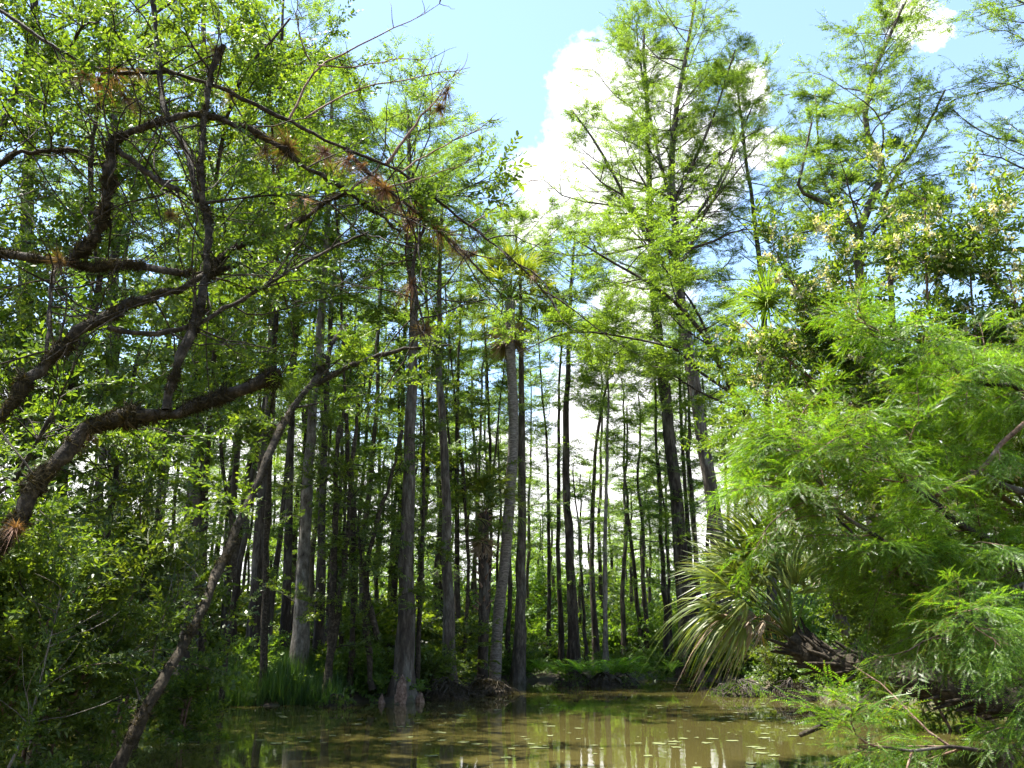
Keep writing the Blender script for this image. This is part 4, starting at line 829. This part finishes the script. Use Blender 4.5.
# floating leaves
pm = []
for k in range(4):
    Rk = np.random.default_rng(k); n = 12; th = np.arange(n) * 2 * PI / n; r_ = .09 * (1 + .18 * Rk.normal(size=n)); r_[0] *= .3
    V = np.concatenate([[[0, 0, 0.0]], np.stack([r_ * np.cos(th), r_ * np.sin(th) * .75, 0.003 + .003 * Rk.uniform(size=n)], -1)]); Q = [[0, 1 + 2 * i, 1 + (2 * i + 1) % n, 1 + (2 * i + 2) % n] for i in range(n // 2)]
    mb = MB(); mb.add(V, Q); pm.append(mb.mesh('floating_leaf', M['pad']))
Rp = np.random.default_rng(9)
zones = [(300, 480, 703, 745, 55, 'small pale leaf floating on the water before the thickest grey cypress'), (640, 820, 694, 745, 130, 'small pale leaf floating in the scatter off the sprawling palm fronds'), (170, 300, 700, 745, 40, 'small leaf floating on the dark water beside the leaning tree foot'), (480, 640, 700, 750, 22, 'small leaf floating alone on the open brown water mid-pool'), (420, 820, 735, 768, 30, 'floating leaf on the near brown water at the bottom of the view')]
for x0, x1, y0, y1, n, lb in zones:
    for i in range(n):
        px, py = Rp.uniform(x0, x1), Rp.uniform(y0, y1); d = ray(px, py); t = -EYE / d[2]; p = d * t
        if shore(np.array(p[0]), np.array(p[1])) > -1.0: continue
        o = bpy.data.objects.new('floating_leaf', pm[i % 4]); COL.objects.link(o); o.location = (p[0], p[1], .004); o.rotation_euler.z = Rp.uniform(0, 6.28); s_ = Rp.uniform(.25, 1.3) ** 1.3; o.scale = (s_ * Rp.uniform(.7, 1.1), s_, 1); tag(o, lb, 'floating leaf', lb.replace('small ', '').replace('leaf', 'leaves', 1))

# ------------------------------------------------------------------ sky, sun
S = nrm(np.array([-0.30, 0.10, 0.94])); el = math.asin(S[2]); azs = math.atan2(S[0], S[1])
sun = bpy.data.objects.new('sun', bpy.data.lights.new('sun', 'SUN')); COL.objects.link(sun)
sun.data.energy = 5.0; sun.data.angle = math.radians(.53); sun.data.color = (1, .955, .87); sun.rotation_euler = Vector(S).to_track_quat('Z', 'Y').to_euler()
w = bpy.data.worlds.new('World'); sc.world = w; w.use_nodes = True; n = w.node_tree.nodes; l = w.node_tree.links; n.clear()
sk = n.new('ShaderNodeTexSky'); sk.sky_type = 'NISHITA'; sk.sun_disc = False; sk.sun_elevation = el; sk.sun_rotation = azs; sk.air_density = 1.0; sk.dust_density = .3; sk.ozone_density = .5
tc = n.new('ShaderNodeTexCoord'); d = tc.outputs['Generated']
nz = n.new('ShaderNodeTexNoise'); nz.inputs['Scale'].default_value = 7; nz.inputs['Detail'].default_value = 10; nz.inputs['Roughness'].default_value = .66; l.new(d, nz.inputs['Vector'])
def vm(op, a, b=None):
    x = n.new('ShaderNodeVectorMath'); x.operation = op
    for k, q in enumerate((a, b)):
        if q is None: continue
        if hasattr(q, 'links'): l.new(q, x.inputs[k])
        else: x.inputs[k].default_value = q
    return x
def mm(op, a, b=None, c=None):
    x = n.new('ShaderNodeMath'); x.operation = op
    for k, q in enumerate((a, b, c)):
        if q is None: continue
        if hasattr(q, 'links'): l.new(q, x.inputs[k])
        else: x.inputs[k].default_value = q
    return x.outputs[0]
off = vm('SUBTRACT', nz.outputs['Color'], (.5, .5, .5)); sc_ = vm('SCALE', off.outputs[0]); sc_.inputs['Scale'].default_value = .16
wd = vm('ADD', d, sc_.outputs[0]).outputs[0]
best = None
for px, py, r_ in [(570, 78, 38), (600, 110, 66), (645, 100, 60), (548, 165, 44), (610, 190, 78), (690, 160, 70), (540, 225, 40), (905, 12, 26), (745, 75, 26), (640, 300, 60), (760, 140, 30), (930, 30, 18), (620, 420, 120), (520, 500, 90), (700, 480, 90), (440, 430, 30)]:
    c = nrm(ray(px, py)); ds = vm('DISTANCE', wd, tuple(c)).outputs['Value']; v = mm('MULTIPLY_ADD', ds, -1 / (r_ / 900.), 1.0)
    best = v if best is None else mm('MAXIMUM', best, v)
sx = n.new('ShaderNodeSeparateXYZ'); l.new(wd, sx.inputs[0])
low = mm('MULTIPLY_ADD', sx.outputs[2], -3.2, 1.0)             # bank of cloud low over the horizon
n3 = n.new('ShaderNodeTexNoise'); n3.inputs['Scale'].default_value = 3.2; n3.inputs['Detail'].default_value = 5; l.new(d, n3.inputs['Vector'])
low = mm('SUBTRACT', mm('MULTIPLY_ADD', n3.outputs['Fac'], 1.6, low), .85)
best = mm('MAXIMUM', best, low)
mask = mm('SMOOTH_MIN', mm('MAXIMUM', mm('MULTIPLY', best, 2.6), 0.0), 1.0, .05)
b1 = n.new('ShaderNodeBackground'); l.new(sk.outputs[0], b1.inputs[0]); b1.inputs[1].default_value = .10
b2 = n.new('ShaderNodeBackground'); b2.inputs[0].default_value = (1, .99, .98, 1); b2.inputs[1].default_value = .42
ms = n.new('ShaderNodeMixShader'); l.new(mask, ms.inputs[0]); l.new(b1.outputs[0], ms.inputs[1]); l.new(b2.outputs[0], ms.inputs[2])
o = n.new('ShaderNodeOutputWorld'); l.new(ms.outputs[0], o.inputs[0])
w.cycles.sampling_method = 'MANUAL'; w.cycles.sample_map_resolution = 512

sc.view_settings.view_transform = 'Standard'; sc.view_settings.look = 'None'; sc.view_settings.exposure = 2.15; sc.view_settings.gamma = 1
cy = sc.cycles; cy.max_bounces = 6; cy.diffuse_bounces = 4; cy.glossy_bounces = 3; cy.transmission_bounces = 4; cy.caustics_reflective = False; cy.caustics_refractive = False
cy.use_adaptive_sampling = True; cy.adaptive_threshold = .03; cy.use_denoising = True; cy.sample_clamp_indirect = 6
